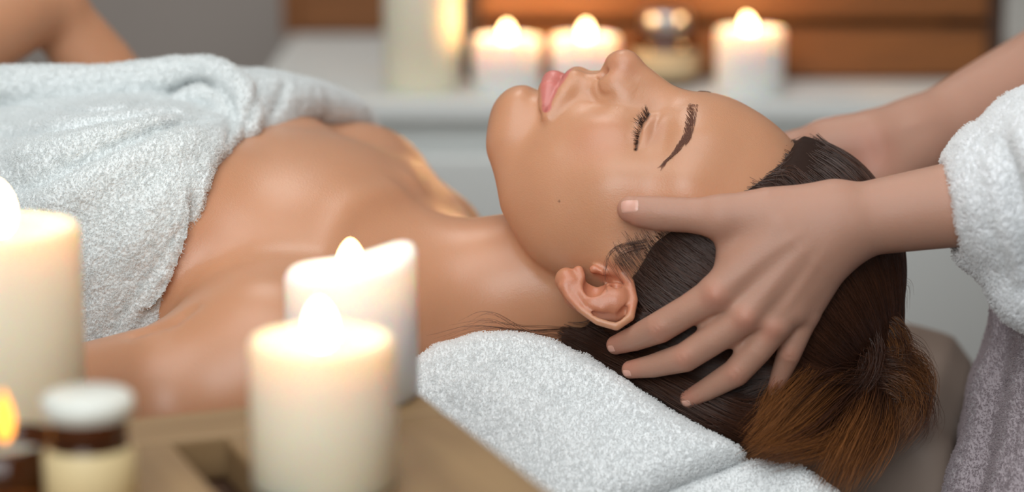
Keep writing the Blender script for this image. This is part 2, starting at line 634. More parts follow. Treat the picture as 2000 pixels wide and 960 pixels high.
ear_c = to_head(cam_pt(1170, 582, ez(582) - 0.25))
ear_plate = ear_pts([(1105, 548), (1130, 575), (1165, 590), (1200, 590)], -0.45)
hT(ear_plate, [0.6, 0.85, 1.05, 1.1], 0.35)
hT(ear_pts([(1190, 528), (1212, 530), (1230, 552), (1237, 586), (1230, 618), (1204, 636), (1168, 626), (1136, 604), (1112, 578), (1102, 558)], 0.12),
   [0.25, 0.27, 0.27, 0.27, 0.27, 0.26, 0.25, 0.24, 0.26, 0.3], 0.18)
hT(ear_pts([(1106, 540), (1112, 552)], -0.05), [0.5, 0.55], 0.35)
hT(ear_pts([(1130, 528), (1137, 548), (1140, 572)], 0.12), [0.28, 0.26, 0.2], 0.25)
hT(ear_pts([(1140, 576), (1152, 594), (1176, 602), (1196, 588), (1204, 572)], 0.18), [0.2, 0.22, 0.26, 0.28, 0.22], 0.22)
hT(ear_pts([(1160, 527), (1174, 534)], 0.25), [0.28, 0.26], 0.25)
for s in (1, -1):
    q = to_head(cam_pt(1161, 556, ez(556) + 0.35)); q[2] *= s
    M.s(ellipsoid(hl(*q), (0.62, 0.78, 0.85), HR), 0.22)
    q = to_head(cam_pt(1202, 560, ez(560) + 0.2)); q[2] *= s
    M.s(ellipsoid(hl(*q), (0.3, 0.28, 0.4), HR), 0.15)
hLine(ear_pts([(1124, 584), (1146, 608), (1176, 620), (1206, 624), (1218, 606), (1219, 582), (1210, 564)], 0.1), [0.13, 0.16, 0.2, 0.22, 0.2, 0.17, 0.15], [-0.06, -0.14, -0.26, -0.30, -0.30, -0.26, -0.18], n=20)

# neck
M.u(cone(cam_pt(1150, 545, -1.2), 4.5, cam_pt(850, 600, -2.5), 5.0), 0.9)

# torso
TR = frame(15, 13)
TC = cam_pt(720, 545, -5)
def tl(a, b, c): return TC + TR @ np.array([a, b, c], float)
def tE(c, r, k, sym=False):
    for s in ((1, -1) if sym else (1,)):
        M.u(ellipsoid(tl(c[0], c[1], c[2] * s), r, TR), k)


tE((-16, -0.5, 0), (19, 10.4, 14.5), 2.0)
tE((-3.5, 0.2, 0), (8.5, 7.8, 13.0), 3.0)
tE((-12.5, 5.4, 7.6), (7.0, 5.0, 6.6), 3.0, sym=True)
M.u(sphere(tl(-1.5, -2.0, 15.2), 5.2), 3.0)
M.u(cone(tl(-1.0, -1.5, 14.5), 4.6, tl(4, -1.5, 3), 4.4), 3.0)
M.u(sphere(tl(-6.0, 1.3, -14.0), 5.4), 3.0)
M.u(cone(tl(-5.0, 1.0, -13.0), 4.8, tl(4, -2.0, -3), 4.4), 3.0)
for s in (1, -1):
    M.line(catmull([tl(2.2, 5.8, s * 1.8), tl(1.2, 6.0, s * 6), tl(1.2, 4.6, s * 12)], 8), 1.0, 0.25)
# near arm along the body, far arm folded with the hand on the belly
M.u(tube([tl(-1.5, -2.2, 15.4), cam_pt(330, 800, 10.5), cam_pt(-160, 900, 8)], [5.0, 4.7, 4.1]), 1.2)
M.u(tube([tl(-1.5, -2.0, -15.2), cam_pt(430, 430, -30), cam_pt(300, 330, -30)], [4.8, 4.2, 3.2]), 1.5)
M.u(tube([cam_pt(330, 345, -30), cam_pt(190, 130, -27), cam_pt(105, 22, -25)], [3.3, 2.55, 2.2]), 1.0)
M.u(tube([cam_pt(95, 10, -24.5), cam_pt(20, 30, -22), cam_pt(-90, 90, -18)], [2.4, 2.9, 3.2]), 1.0)
M.u(tube([cam_pt(40, -10, -24), cam_pt(-110, 60, -20)], [2.4, 3.0]), 1.0)
for i in range(4):
    M.u(tube([cam_pt(-95 - i * 8, 45 + i * 28, -19 + i * 1.6), cam_pt(-210 - i * 5, 90 + i * 30, -17 + i * 1.6), cam_pt(-290, 165 + i * 24, -16 + i * 1.6)], [1.0, 0.9, 0.75]), 0.5)

# armpit crease, cleavage, neck folds
P0 = raycast(M, [262, 300, 340, 372, 400], [652, 640, 628, 606, 592])
M.line(P0, [0.35, 0.35, 0.3, 0.3, 0.3], [-0.5, -0.5, -0.45, -0.3, 0.0])
SKIN1 = skin_material('client_skin', None, 0.36, 0.5)
SKIN1.node_tree.nodes['Principled BSDF'].inputs['Coat Weight'].default_value = 0.15
SKIN1.node_tree.nodes['Principled BSDF'].inputs['Coat Roughness'].default_value = 0.38
V, F = polygonize(M, (-62, -26, -42), (21, 18, 20), 0.30)
q = to_head(V)
face = (q[:, 1] > -3.5) & (q[:, 0] < 8.5) & (q[:, 0] > -10) & (q[:, 2] > -3.0) & (V[:, 2] > -4) & (V[:, 0] > -3)
V, F, NG = refine(M, V, F, face)
q = to_head(V)
fine = (V[:, 2] > 0) & (q[:, 2] > -0.6) & (((q[:, 1] > 5.5) & (q[:, 0] < 3.0) & (q[:, 0] > -6.6)) | ((np.abs(q[:, 0] + 0.6) < 3.2) & (np.abs(q[:, 1] + 0.6) < 2.6) & (q[:, 2] > 5.5)))
V, F, NG2 = refine(M, V, F, fine)
NG = NG + NG2


def smooth_mask(d, a, b):
    t = np.clip((b - d) / (b - a), 0, 1)
    return t * t * (3 - 2 * t)


def seg_dist(P, pts):
    best = np.full(len(P), 1e9)
    for i in range(len(pts) - 1):
        a = np.asarray(pts[i]); ba = np.asarray(pts[i + 1]) - a
        t = np.clip(((P - a) @ ba) / max(ba @ ba, 1e-9), 0, 1)
        best = np.minimum(best, np.sqrt(((P - a - t[:, None] * ba) ** 2).sum(1)))
    return best


def blend(col, m, c):
    col += m[:, None] * (np.array(lin(*c)[:3]) - col)


# natural skin colouring: lips, ears, cheeks, lash line, a small mole
q = to_head(V)
qa = q * np.array([1, 1, 0]) + np.abs(q) * np.array([0, 0, 1])
col = np.tile(np.array(lin(204, 148, 113)[:3]), (len(V), 1))
blend(col, 0.35 * smooth_mask(np.sqrt((((qa - [-1.5, 7.0, 4.2]) / [2.2, 2.2, 2.0]) ** 2).sum(1)), 0.2, 1.2), (206, 132, 102))
blend(col, 0.4 * smooth_mask(np.sqrt((((qa - [-1.2, 10.6, 0.3]) / [1.5, 1.5, 1.6]) ** 2).sum(1)), 0.2, 1.1), (206, 134, 106))
ear_m = smooth_mask(np.sqrt((((qa - to_head(cam_pt(1168, 580, 7.0))) / [3.0, 2.6, 1.5]) ** 2).sum(1)), 0.75, 1.0)
blend(col, 0.55 * ear_m, (208, 126, 98))
lo_lip = catmull([(-5.2, 10.1, 0), (-5.24, 9.85, 0.8), (-5.15, 9.1, 1.6), (-5.05, 8.5, 2.3)], 10)
up_lip = catmull([(-4.4, 10.15, 0), (-4.35, 10.15, 0.5), (-4.55, 9.5, 1.4), (-5.0, 8.5, 2.35)], 10)
r = 1 - 0.55 * np.clip(qa[:, 2] / 2.4, 0, 1) ** 1.6
lm = np.maximum(smooth_mask(seg_dist(qa, lo_lip) / r, 0.62, 0.8), smooth_mask(seg_dist(qa, up_lip) / r, 0.26, 0.42))
blend(col, 0.9 * lm, (206, 120, 114))
mouth = catmull([(-4.55, 10.0, 0), (-4.6, 9.75, 0.8), (-4.8, 9.1, 1.6), (-5.08, 8.4, 2.4)], 10)
blend(col, 0.6 * smooth_mask(seg_dist(qa, mouth), 0.05, 0.2), (150, 62, 58))
blend(col, 0.85 * smooth_mask(seg_dist(qa, catmull(LASH, 12)), 0.06, 0.13), (62, 36, 28))
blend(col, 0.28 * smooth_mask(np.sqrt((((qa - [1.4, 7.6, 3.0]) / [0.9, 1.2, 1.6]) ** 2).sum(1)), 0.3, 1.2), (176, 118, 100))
mole = raycast(M, [1092], [393])[0]
blend(col, 0.8 * smooth_mask(np.sqrt(((V - mole) ** 2).sum(1)), 0.03, 0.1), (92, 58, 44))
body = mesh_from('person', to_world(V), F, SKIN1, color=col, ngons=NG)
tag(body, 'woman lying on her back with eyes closed, chest wrapped in a white towel', 'person')

# lashes and brows: single hairs on the skin
HAIR_DARK = Nodes('brow_hair').set(Base_Color=lin(104, 64, 48), Roughness=0.6).m
LASH_HAIR = Nodes('lash_hair').set(Base_Color=lin(44, 26, 22), Roughness=0.5).m


def mirrored(curves):
    out = list(curves)
    for c in curves:
        h = to_head(c); h = h * np.array([1, 1, -1]); out.append(HC + h @ HR.T)
    return out


lash = []
lp = catmull(LASH, 60)
for i in range(115):
    t = RNG.uniform(0.0, 1.0); p = lp[int(t * 59)] + RNG.normal(0, 0.02, 3)
    L = (0.75 - 0.35 * abs(t - 0.45)) * np.interp(t, [0.7, 1.0], [1, 0.35]) * RNG.uniform(0.6, 1.1)
    fan = RNG.normal(0, 0.12)
    out = np.array([-0.45 + fan * 0.5, 0.75 - 0.7 * t + fan, 0.15 + 0.9 * t - 0.25]); out /= np.linalg.norm(out)
    curl = np.array([0.75, 0.5, 0.2])
    s_ = np.linspace(0, 1, 6)[:, None]
    lash.append(HC + (p + out * L * s_ + curl * 0.16 * L * s_ ** 2) @ HR.T)
strands('eyelashes', mirrored(lash), 0.0095, LASH_HAIR, body, tip=0.25)

bx = catmull([(1352, 203, 10), (1349, 226, 10.5), (1345, 250, 10), (1339, 270, 8.5), (1322, 292, 6), (1296, 321, 2)], 60)
n = 430
t = RNG.uniform(0, 1, n) ** 1.0
ii = np.minimum((t * 59).astype(int), 58)
d2 = bx[np.minimum(ii + 1, 59), :2] - bx[ii, :2]; d2 /= np.linalg.norm(d2, axis=1)[:, None]
nrm = np.stack([-d2[:, 1], d2[:, 0]], 1)
off = RNG.uniform(-1, 1, n) * bx[ii, 2]
r0 = bx[ii, :2] + nrm * off[:, None]
ln = RNG.uniform(13, 24, n) * np.interp(t, [0, 0.15, 1], [0.6, 1, 0.9])
dirv = d2 * np.interp(t, [0, 0.3, 1], [0.3, 0.9, 1.0])[:, None] - nrm * (np.sign(off) * 0.25 + np.interp(t, [0, 0.3], [-0.8, 0.1]) * 0.0)[:, None] + np.stack([np.interp(t, [0, .2, 1], [0.5, 0.35, 0.0]), 0 * t], 1)
k = 5
P2 = [r0 + dirv * (ln * j / (k - 1))[:, None] for j in range(k)]
flat = np.concatenate(P2)
S3 = raycast(M, flat[:, 0], flat[:, 1]).reshape(k, n, 3)
Gn, _ = grad(M, S3.reshape(-1, 3)); Gn = Gn.reshape(k, n, 3)
lift = np.array([0.0, 0.03, 0.045, 0.045, 0.03])[:, None, None]
brow = [(S3 + Gn * lift)[:, i] for i in range(n)]
strands('eyebrow', mirrored(brow), 0.009, HAIR_DARK, body, tip=0.3)
# ================================================================= the client's hair
MH = Model()
def hhE(c, r, k, rot=None): MH.u(ellipsoid(hl(*c), r, HR if rot is None else HR @ rot), k)


hhE((8.7, -1.1, 0), (6.7, 8.0, 7.5), 0.1)
hhE((4.6, -1.4, 0), (8.0, 9.2, 7.95), 1.5)
# combed to the front only as far as the hairline, and kept off the ear
def hairline(P):
    q = mv(HR.T.astype(np.float32), P - f32(HC)[:, None])
    g = np.interp(q[0], [-4, -0.6, -0.2, 0.32, 2.69, 5.43, 7.46, 8.4, 8.85, 9.6], [-4, 0.0, 1.4, 2.65, 3.65, 4.57, 5.32, 5.75, 6.3, 8.0]).astype(np.float32)
    return (q[1] - g - 0.35) / 1.15


MH.i(bounded(hairline, (HC, HC, 1e4)), 0.8)
MH.s(ellipsoid(cam_pt(1168, 578, 7.2), (2.15, 1.5, 3.0), np.array([[0.93, 0.37, 0], [-0.37, 0.93, 0], [0, 0, 1]])), 0.35)
MH.i(halfspace(hl(-2.8, 0, 0), HR @ np.array([-1.0, 0.35, 0])), 0.6)
# nape hair on the towel, and the bun
MH.u(tube([cam_pt(1120, 662, 2.5), cam_pt(1260, 728, 4.2), cam_pt(1400, 778, 5.0), cam_pt(1520, 770, 4.5)], [0.7, 1.7, 2.3, 2.9]), 1.2)
MH.u(cone(cam_pt(1610, 560, 3.0), 3.9, cam_pt(1665, 640, 2.5), 2.6), 1.2)
MH.u(ellipsoid(cam_pt(1668, 735, 2.0), (3.5, 3.1, 3.0)), 0.6)
MH.u(ellipsoid(cam_pt(1580, 790, 3.5), (2.4, 1.9, 1.8), np.array([[0.8, 0.6, 0], [-0.6, 0.8, 0], [0, 0, 1]]).T), 0.6)
MH.s(ellipsoid(cam_pt(1690, 705, 5.2), (0.9, 0.7, 1.6)), 0.5)


def hair_material(name, root, tip, rough=0.28):
    N = Nodes(name)
    inf = N.n('ShaderNodeHairInfo'); ramp = N.n('ShaderNodeValToRGB')
    e = ramp.color_ramp.elements
    e[0].position = 0.15; e[0].color = lin(*root); e[1].position = 0.95; e[1].color = lin(*tip)
    N.link(inf, 'Intercept', ramp, 'Fac')
    mix = N.n('ShaderNodeMix', data_type='RGBA', blend_type='MULTIPLY'); mix.inputs[0].default_value = 1.0
    rnd = N.n('ShaderNodeMapRange', i_To_Min=0.55, i_To_Max=1.4)
    N.link(inf, 'Random', rnd, 'Value')
    N.link(ramp, 'Color', mix, 6); N.link(rnd, 'Result', mix, 7); N.link(mix, 2, N.b, 'Base Color')
    N.set(Roughness=rough, Specular_IOR_Level=0.55)
    return N.m


HAIR_BASE = Nodes('hair_mass').set(Base_Color=lin(44, 27, 20), Roughness=0.75, Specular_IOR_Level=0.2).m
HAIR_HEAD = hair_material('hair_dark_brown', (64, 39, 28), (86, 50, 32))
HAIR_TIP = hair_material('hair_brown_to_gold', (64, 36, 22), (150, 94, 48), 0.40)

HV, HF = polygonize(MH, (-4, -16, -9), (27, 9, 12), 0.3)
hair = mesh_from('hair', to_world(HV), HF, HAIR_BASE, body)
BUN = cam_pt(1660, 690, 2.0)


def flow_strands(n, roots, steps, step, lift, jitter):
    P = roots.copy(); out = [P.copy()]
    ph = RNG.normal(0, jitter, (len(P), 3))
    lf = RNG.uniform(lift[0], lift[1], len(P))
    for s_ in range(steps):
        G, dd = grad(MH, P)
        P = P - G * (dd - lf)[:, None]
        t = BUN - P; L = np.linalg.norm(t, axis=1)[:, None]
        t = t / np.maximum(L, 1e-3) + ph * (0.5 + 0.5 * np.sin(s_ * 0.9 + ph[:, :1] * 20))
        t = t - G * (t * G).sum(1)[:, None]
        t /= np.maximum(np.linalg.norm(t, axis=1), 1e-3)[:, None]
        P = P + t * np.minimum(step, L * 0.5)
        out.append(P.copy())
    return np.stack(out[1:], 1)


px_, py_ = to_px(HV)
vis = (HV[:, 2] > -3) & (px_ > 1040) & (px_ < 1800)
roots = HV[np.nonzero(vis)[0][RNG.integers(0, vis.sum(), 16000)]] + RNG.normal(0, 0.12, (16000, 3))
cv = flow_strands(0, roots, 9, 0.75, (-0.02, 0.10), 0.10)
strands('hair_strands', cv, 0.012, HAIR_HEAD, hair)
# fine hairs along the hairline
hx = RNG.uniform(0, 1, 900)
hp = catmull([(1549, 300), (1541, 325), (1520, 350), (1470, 369)], 60)[(hx * 59).astype(int)]
hp = hp + np.stack([RNG.normal(-2, 9, 900), RNG.normal(0, 7, 900)], 1)
S0 = raycast(M, hp[:, 0], hp[:, 1]); ok = S0[:, 2] > -2; S0 = S0[ok]
wl = []
for p in S0:
    L = RNG.uniform(0.7, 1.9); s_ = np.linspace(0, 1, 6)[:, None]
    d0 = HR @ np.array([0.85, -0.32, 0.12]) + RNG.normal(0, 0.14, 3)
    wl.append(p + d0 * L * s_ + HR @ np.array([0, -0.2, 0.25]) * L * s_ ** 2 * 0.6)
strands('hairline_hairs', wl, 0.009, HAIR_HEAD, hair)


sx = RNG.uniform(0, 1, 260)
sp = catmull([(1290, 452), (1240, 462), (1206, 482), (1196, 508)], 60)[(sx * 59).astype(int)] + np.stack([RNG.normal(6, 12, 260), RNG.normal(2, 8, 260)], 1)
S1 = raycast(M, sp[:, 0], sp[:, 1]); bl = []
for p in S1:
    L = RNG.uniform(0.7, 1.8); s_ = np.linspace(0, 1, 6)[:, None]
    d0 = HR @ np.array([0.55, -0.75, 0.12]) + RNG.normal(0, 0.16, 3)
    bl.append(p + d0 * L * s_ + HR @ np.array([0.2, -0.1, 0.12]) * L * s_ ** 2)
strands('sideburn_hairs', bl, 0.006, HAIR_HEAD, hair)


def bundle(guide, n, r0, r1, curl=0.15, k=12):
    """loose lock following pixel+depth guide points"""
    g = catmull([cam_pt(*p) for p in guide], k)
    out = []
    off = RNG.normal(0, 1, (n, 3)); off /= np.maximum(1, np.linalg.norm(off, axis=1))[:, None] ** 0.5
    rr = np.linspace(r0, r1, k)[:, None]
    for o in off:
        L = RNG.uniform(0.7, 1.05); t = np.linspace(0, min(L, 1.0), k)
        base_ = np.stack([np.interp(t, np.linspace(0, 1, k), g[:, i]) for i in range(3)], 1)
        wob = np.cumsum(RNG.normal(0, curl / k, (k, 3)), 0)
        out.append(base_ + o * rr + wob)
    return out


LOCKS = []
for gd, n, r0, r1 in [
    ([(1700, 690, 4), (1620, 725, 5.5), (1545, 790, 8.0), (1476, 866, 10.2)], 520, 0.7, 0.75),
    ([(1700, 715, 4), (1625, 770, 5.6), (1550, 835, 8.5), (1466, 884, 10.5)], 420, 0.7, 0.55),
    ([(1680, 700, 4.5), (1600, 715, 5.8), (1530, 760, 7.6), (1500, 835, 9.6)], 300, 0.6, 0.6),
    ([(1700, 740, 4), (1660, 815, 5), (1600, 870, 8.8), (1500, 894, 10.6)], 260, 0.6, 0.5),
    ([(1700, 745, 4), (1680, 820, 6.5), (1650, 885, 9), (1622, 948, 10.6)], 420, 0.7, 0.85),
    ([(1710, 745, 3.5), (1720, 820, 5.5), (1700, 880, 7.5), (1660, 938, 9.5)], 300, 0.6, 0.8),
    ([(1690, 720, 4), (1740, 705, 4.5), (1790, 735, 4), (1780, 800, 3.5), (1730, 860, 3.5)], 520, 0.6, 0.8),
    ([(1690, 735, 4), (1750, 745, 4.6), (1770, 790, 4.2), (1735, 850, 4)], 420, 0.6, 0.8),
    ([(1640, 640, 3.5), (1700, 618, 4.5), (1745, 650, 4.5), (1750, 705, 4.2), (1715, 755, 4)], 420, 0.5, 0.55),
    ([(1690, 640, 3.5), (1735, 680, 4.2), (1730, 740, 4)], 260, 0.5, 0.5),
    ([(1600, 640, 5), (1580, 690, 5.8), (1560, 740, 7.2), (1500, 800, 8.6)], 260, 0.6, 0.5),
]:
    LOCKS += bundle(gd, n, r0, r1, 0.45)
strands('bun_locks', LOCKS, 0.012, HAIR_TIP, hair, tip=0.2)
DARK = []
for gd, n, r0, r1 in [
    ([(1640, 600, 5), (1690, 640, 5.6), (1700, 700, 5.6), (1670, 760, 5.4), (1610, 770, 6)], 200, 0.5, 0.5),
    ([(1600, 640, 6), (1650, 660, 6), (1720, 700, 5.2), (1730, 770, 4.8)], 160, 0.5, 0.6),
    ([(1700, 620, 4.6), (1740, 640, 4.9), (1762, 690, 4.6), (1740, 760, 4.4)], 170, 0.35, 0.4),
    ([(1680, 760, 5.4), (1610, 830, 7.8), (1540, 880, 9.8), (1475, 900, 10.8)], 110, 0.5, 0.7),
    ([(1700, 730, 5), (1600, 735, 6.6), (1525, 800, 8.5), (1470, 850, 10.2)], 110, 0.7, 0.6),
    ([(1700, 760, 4.5), (1690, 840, 6.5), (1640, 900, 9.2), (1600, 935, 10.6)], 110, 0.6, 0.8),
    ([(1730, 760, 4.4), (1790, 770, 4.4), (1800, 820, 4), (1760, 860, 4)], 130, 0.5, 0.7),
]:
    DARK += bundle(gd, n, r0, r1, 0.7)
strands('bun_undertone', DARK, 0.011, HAIR_HEAD, hair, tip=0.2)
FLY = []
for i in range(70):
    a = RNG.uniform(-2.2, 1.9); rr = RNG.uniform(0.9, 1.25)
    x0, y0 = 1680 + 70 * math.cos(a), 745 + 80 * math.sin(a)
    FLY += bundle([(x0, y0, 5), (x0 + 45 * rr * math.cos(a + 0.3), y0 + 50 * rr * math.sin(a + 0.3), 5), (x0 + 60 * rr * math.cos(a + 0.9), y0 + 66 * rr * math.sin(a + 0.9), 5.5)], 2, 0.1, 0.3, 0.5, 8)
strands('flyaway_hairs', FLY, 0.007, HAIR_TIP, hair, tip=0.2)
NAPE = []
for gd, n, r0, r1 in [
    ([(1105, 652, 3.5), (1230, 712, 5.4), (1370, 782, 6.6), (1500, 850, 6.4)], 340, 0.35, 0.8),
    ([(1150, 655, 4), (1280, 735, 6), (1400, 800, 7.2), (1540, 860, 6.5)], 300, 0.4, 0.8),
    ([(1240, 690, 5), (1380, 770, 7), (1480, 800, 7), (1600, 760, 6)], 340, 0.5, 0.7),
    ([(1120, 640, 3.5), (1020, 640, 4.4), (930, 632, 4.8), (850, 652, 4.6)], 12, 0.12, 0.45),
    ([(1150, 660, 4), (1040, 655, 4.8), (960, 618, 5.0), (905, 640, 5)], 9, 0.15, 0.4),
    ([(1262, 470, 7.6), (1200, 485, 7.7), (1182, 530, 8.2), (1184, 575, 8.1)], 7, 0.05, 0.08),
    ([(1262, 480, 7.6), (1215, 492, 7.7), (1198, 522, 7.9)], 8, 0.08, 0.12),
    ([(1700, 560, 4), (1760, 560, 3.5), (1765, 610, 3)], 16, 0.3, 0.5),
    ([(1720, 640, 4), (1790, 680, 4), (1815, 740, 3.6)], 26, 0.3, 0.5),
]:
    NAPE += bundle(gd, n, r0, r1, 0.3)
strands('nape_locks', NAPE, 0.010, HAIR_HEAD, hair, tip=0.25)
# ================================================================= THE THERAPIST: arms and hands, one continuous body
T = Model()
KZ = lambda z: D / (D - z) * S
def tp(x, y, z): return cam_pt(x, y, z)
def chain(pts, k):
    """pts: (px, py, z, radius in px)"""
    T.u(tube([cam_pt(x, y, z) for x, y, z, r in pts], [r / KZ(z) for x, y, z, r in pts]), k)


# forearm, wrist
chain([(2300, 330, 12, 120), (2000, 378, 10, 92), (1840, 403, 9.3, 82), (1720, 422, 9.2, 74), (1640, 436, 9.3, 70)], 0.2)
# back of the hand
chain([(1640, 425, 9.3, 62), (1530, 455, 9.9, 50), (1402, 570, 10.0, 38)], 0.8)
chain([(1645, 440, 9.3, 62), (1560, 490, 10.0, 48), (1456, 612, 10.0, 37)], 0.8)
chain([(1650, 450, 9.2, 58), (1590, 515, 9.8, 44), (1514, 630, 9.6, 35)], 0.8)
chain([(1650, 460, 9.0, 52), (1610, 530, 9.2, 40), (1570, 612, 9.0, 31)], 0.8)
T.u(ellipsoid(cam_pt(1510, 500, 9.2), (2.9, 2.6, 1.1), np.array([[0.77, 0.64, 0], [-0.64, 0.77, 0], [0, 0, 1]])), 0.8)
# thumb and web
chain([(1620, 412, 9.2, 56), (1500, 415, 9.5, 50), (1410, 424, 9.3, 42)], 0.9)
chain([(1410, 424, 9.3, 41), (1345, 420, 9.0, 34), (1288, 417, 8.7, 34), (1252, 413, 8.5, 31), (1231, 408, 8.35, 26)], 0.5)
T.u(cone(cam_pt(1440, 455, 8.8), 0.85, cam_pt(1428, 540, 9.0), 0.85), 0.9)
# fingers
chain([(1402, 572, 10.0, 37), (1345, 605, 9.4, 31), (1288, 639, 8.6, 31), (1240, 660, 7.2, 25), (1203, 673, 6.3, 19)], 0.22)
chain([(1456, 614, 10.0, 36), (1395, 660, 9.5, 31), (1338, 697, 8.8, 29), (1275, 714, 7.6, 23), (1232, 721, 6.8, 18)], 0.18)
chain([(1514, 632, 9.6, 34), (1478, 682, 9.4, 30), (1437, 727, 8.9, 28), (1380, 760, 7.9, 22), (1345, 778, 7.3, 17.5)], 0.18)
chain([(1572, 612, 9.0, 30), (1556, 655, 8.8, 25), (1541, 690, 8.5, 24), (1525, 730, 7.8, 19.5), (1514, 761, 7.3, 16)], 0.18)
for x, y, z, r in ((1392, 622, 9.2, 0.55), (1376, 630, 8.9, 0.4), (1436, 662, 9.2, 0.5), (1514, 650, 8.9, 0.45)):
    T.u(sphere(cam_pt(x, y, z), r), 0.5)
# knuckles and tendons
for x, y, a in ((1397, 577, .16), (1456, 622, .16), (1510, 643, .14), (1565, 618, .1)):
    T.bump(raycast(T, x, y)[0], (0.62, 0.62, 0.7), a)
for x, y, a in ((1286, 640, .10), (1336, 697, .09), (1436, 728, .09), (1541, 690, .07), (1288, 412, .05)):
    T.bump(raycast(T, x, y)[0], (0.45, 0.45, 0.5), a)
for l in ([(1420, 565), (1500, 495), (1590, 440)], [(1470, 600), (1540, 520), (1605, 455)], [(1522, 620), (1570, 550), (1620, 475)]):
    c = catmull(l, 12); T.line(raycast(T, c[:, 0], c[:, 1]), 0.32, np.interp(np.linspace(0, 1, 12), [0, .2, .7, 1], [0.0, 0.05, 0.035, 0]))
for l in ([(1425, 598), (1500, 530), (1580, 460)], [(1482, 630), (1545, 560), (1600, 490)]):
    c = catmull(l, 12); T.line(raycast(T, c[:, 0], c[:, 1]), 0.35, np.interp(np.linspace(0, 1, 12), [0, .2, .7, 1], [-0.03, -0.05, -0.03, 0]))
# skin folds over the joints
WR = []
for l in ([(1290, 390), (1283, 405), (1279, 424)], [(1297, 392), (1291, 410), (1288, 428)], [(1303, 396), (1299, 414)],
          [(1268, 634), (1280, 644), (1292, 660)], [(1277, 628), (1288, 640), (1299, 654)],
          [(1322, 688), (1332, 702), (1344, 712)], [(1332, 683), (1342, 696), (1352, 706)],
          [(1424, 718), (1436, 730), (1446, 742)], [(1432, 712), (1444, 722), (1452, 734)],
          [(1527, 692), (1540, 697), (1556, 700)]):
    c = catmull(l, 7); T.line(raycast(T, c[:, 0], c[:, 1]), 0.055, np.interp(np.linspace(0, 1, 7), [0, .5, 1], [0, -0.045, 0]))
# far hand cupping the other side of the head
T.u(tube([cam_pt(2420, -30, -17), cam_pt(2080, 135, -14), cam_pt(1860, 245, -10.5), cam_pt(1790, 272, -9.5)], [4.2, 3.5, 2.75, 2.5]), 0.3)
T.u(tube([cam_pt(1790, 268, -9.5), cam_pt(1700, 286, -8.5), cam_pt(1620, 290, -8.5)], [2.4, 2.3, 1.9]), 0.8)
T.u(tube([cam_pt(1780, 300, -9), cam_pt(1710, 350, -8), cam_pt(1640, 400, -8.5)], [2.0, 2.0, 1.7]), 0.8)
T.u(tube([cam_pt(1640, 285, -8.5), cam_pt(1560, 292, -8.8), cam_pt(1490, 300, -8.6), cam_pt(1420, 330, -8.4)], [1.7, 1.3, 1.0, 0.8]), 0.5)
for i in range(4):
    T.u(tube([cam_pt(1640 - 6 * i, 340 + i * 45, -9.4), cam_pt(1540 - 8 * i, 390 + i * 60, -10.3), cam_pt(1440, 430 + i * 70, -10.2), cam_pt(1370, 450 + i * 75, -9.4)], [1.2, 0.95, 0.85, 0.65]), 0.5)
P1 = raycast(T, [1680, 1700, 1712, 1716], [240, 262, 290, 320], -2); T.line(P1, 0.25, [-0.04, -0.12, -0.12, -0.02])
P1 = raycast(T, [1740, 1790, 1840], [262, 240, 225], -2); T.line(P1, 0.35, [0, 0.1, 0])
# shoulders and trunk beyond the right edge
T.u(tube([cam_pt(2300, 330, 12), cam_pt(2430, -120, 12), cam_pt(2520, -420, 8)], [3.6, 4.6, 5.2]), 1.5)
T.u(tube([cam_pt(2420, -30, -17), cam_pt(2560, -330, -16), cam_pt(2560, -430, -10)], [4.2, 4.6, 5.2]), 1.5)
T.u(ellipsoid(cam_pt(2560, -200, -1), (8.5, 22, 14)), 3.0)
T.u(ellipsoid(cam_pt(2600, 700, -1), (9, 24, 14)), 3.0)
T.u(cone(cam_pt(2560, -560, -1), 5.0, cam_pt(2480, -860, 0), 5.2), 2.0)
T.u(ellipsoid(cam_pt(2450, -1010, 0), (8.2, 10.5, 7.2), np.array([[0.88, 0.47, 0], [-0.47, 0.88, 0], [0, 0, 1]])), 1.5)

SKIN2 = skin_material('therapist_skin', None, 0.5, 0.4, 0.16)
TV, TF = polygonize(T, (4, -32, -26), (64, 62, 24), 0.32)
x_, y_ = to_px(TV)
TV, TF, TNG = refine(T, TV, TF, (TV[:, 2] > 2) & (x_ < 1860) & (x_ > 1150))
x_, y_ = to_px(TV)
TV, TF, NG2 = refine(T, TV, TF, (TV[:, 2] > 2) & (x_ < 1700) & (x_ > 1150))
TNG = TNG + NG2
x_, y_ = to_px(TV)
tcol = np.tile(np.array(lin(186, 141, 120)[:3]), (len(TV), 1))
for (x, y, z), r, m in [((1397, 580, 10.8), 1.0, .6), ((1456, 626, 10.8), 1.0, .55), ((1506, 645, 10.4), 0.9, .5), ((1286, 645, 9.2), 0.8, .45), ((1336, 700, 9.4), 0.8, .45),
                        ((1436, 730, 9.5), 0.8, .4), ((1541, 690, 9), 0.7, .35), ((1203, 673, 6.5), 1.2, .6), ((1232, 721, 7), 1.2, .6), ((1345, 778, 7.5), 1.2, .6),
                        ((1514, 761, 7.5), 1.2, .6), ((1235, 425, 8.6), 1.2, .5), ((1700, 300, -6), 2.2, .5)]:
    blend(tcol, 0.6 * m * smooth_mask(np.sqrt(((TV - cam_pt(x, y, z)) ** 2).sum(1)), 0.0, 1.25 * r), (206, 122, 100))
therapist = mesh_from('person', to_world(TV), TF, SKIN2, color=tcol, ngons=TNG)
tag(therapist, 'therapist in a white robe cradling the head of the lying woman with both hands', 'person')

# fingernails
NAIL = Nodes('fingernail').set(Base_Color=lin(220, 168, 150), Roughness=0.3, Specular_IOR_Level=0.6, Subsurface_Weight=0.2, Subsurface_Scale=0.003).m


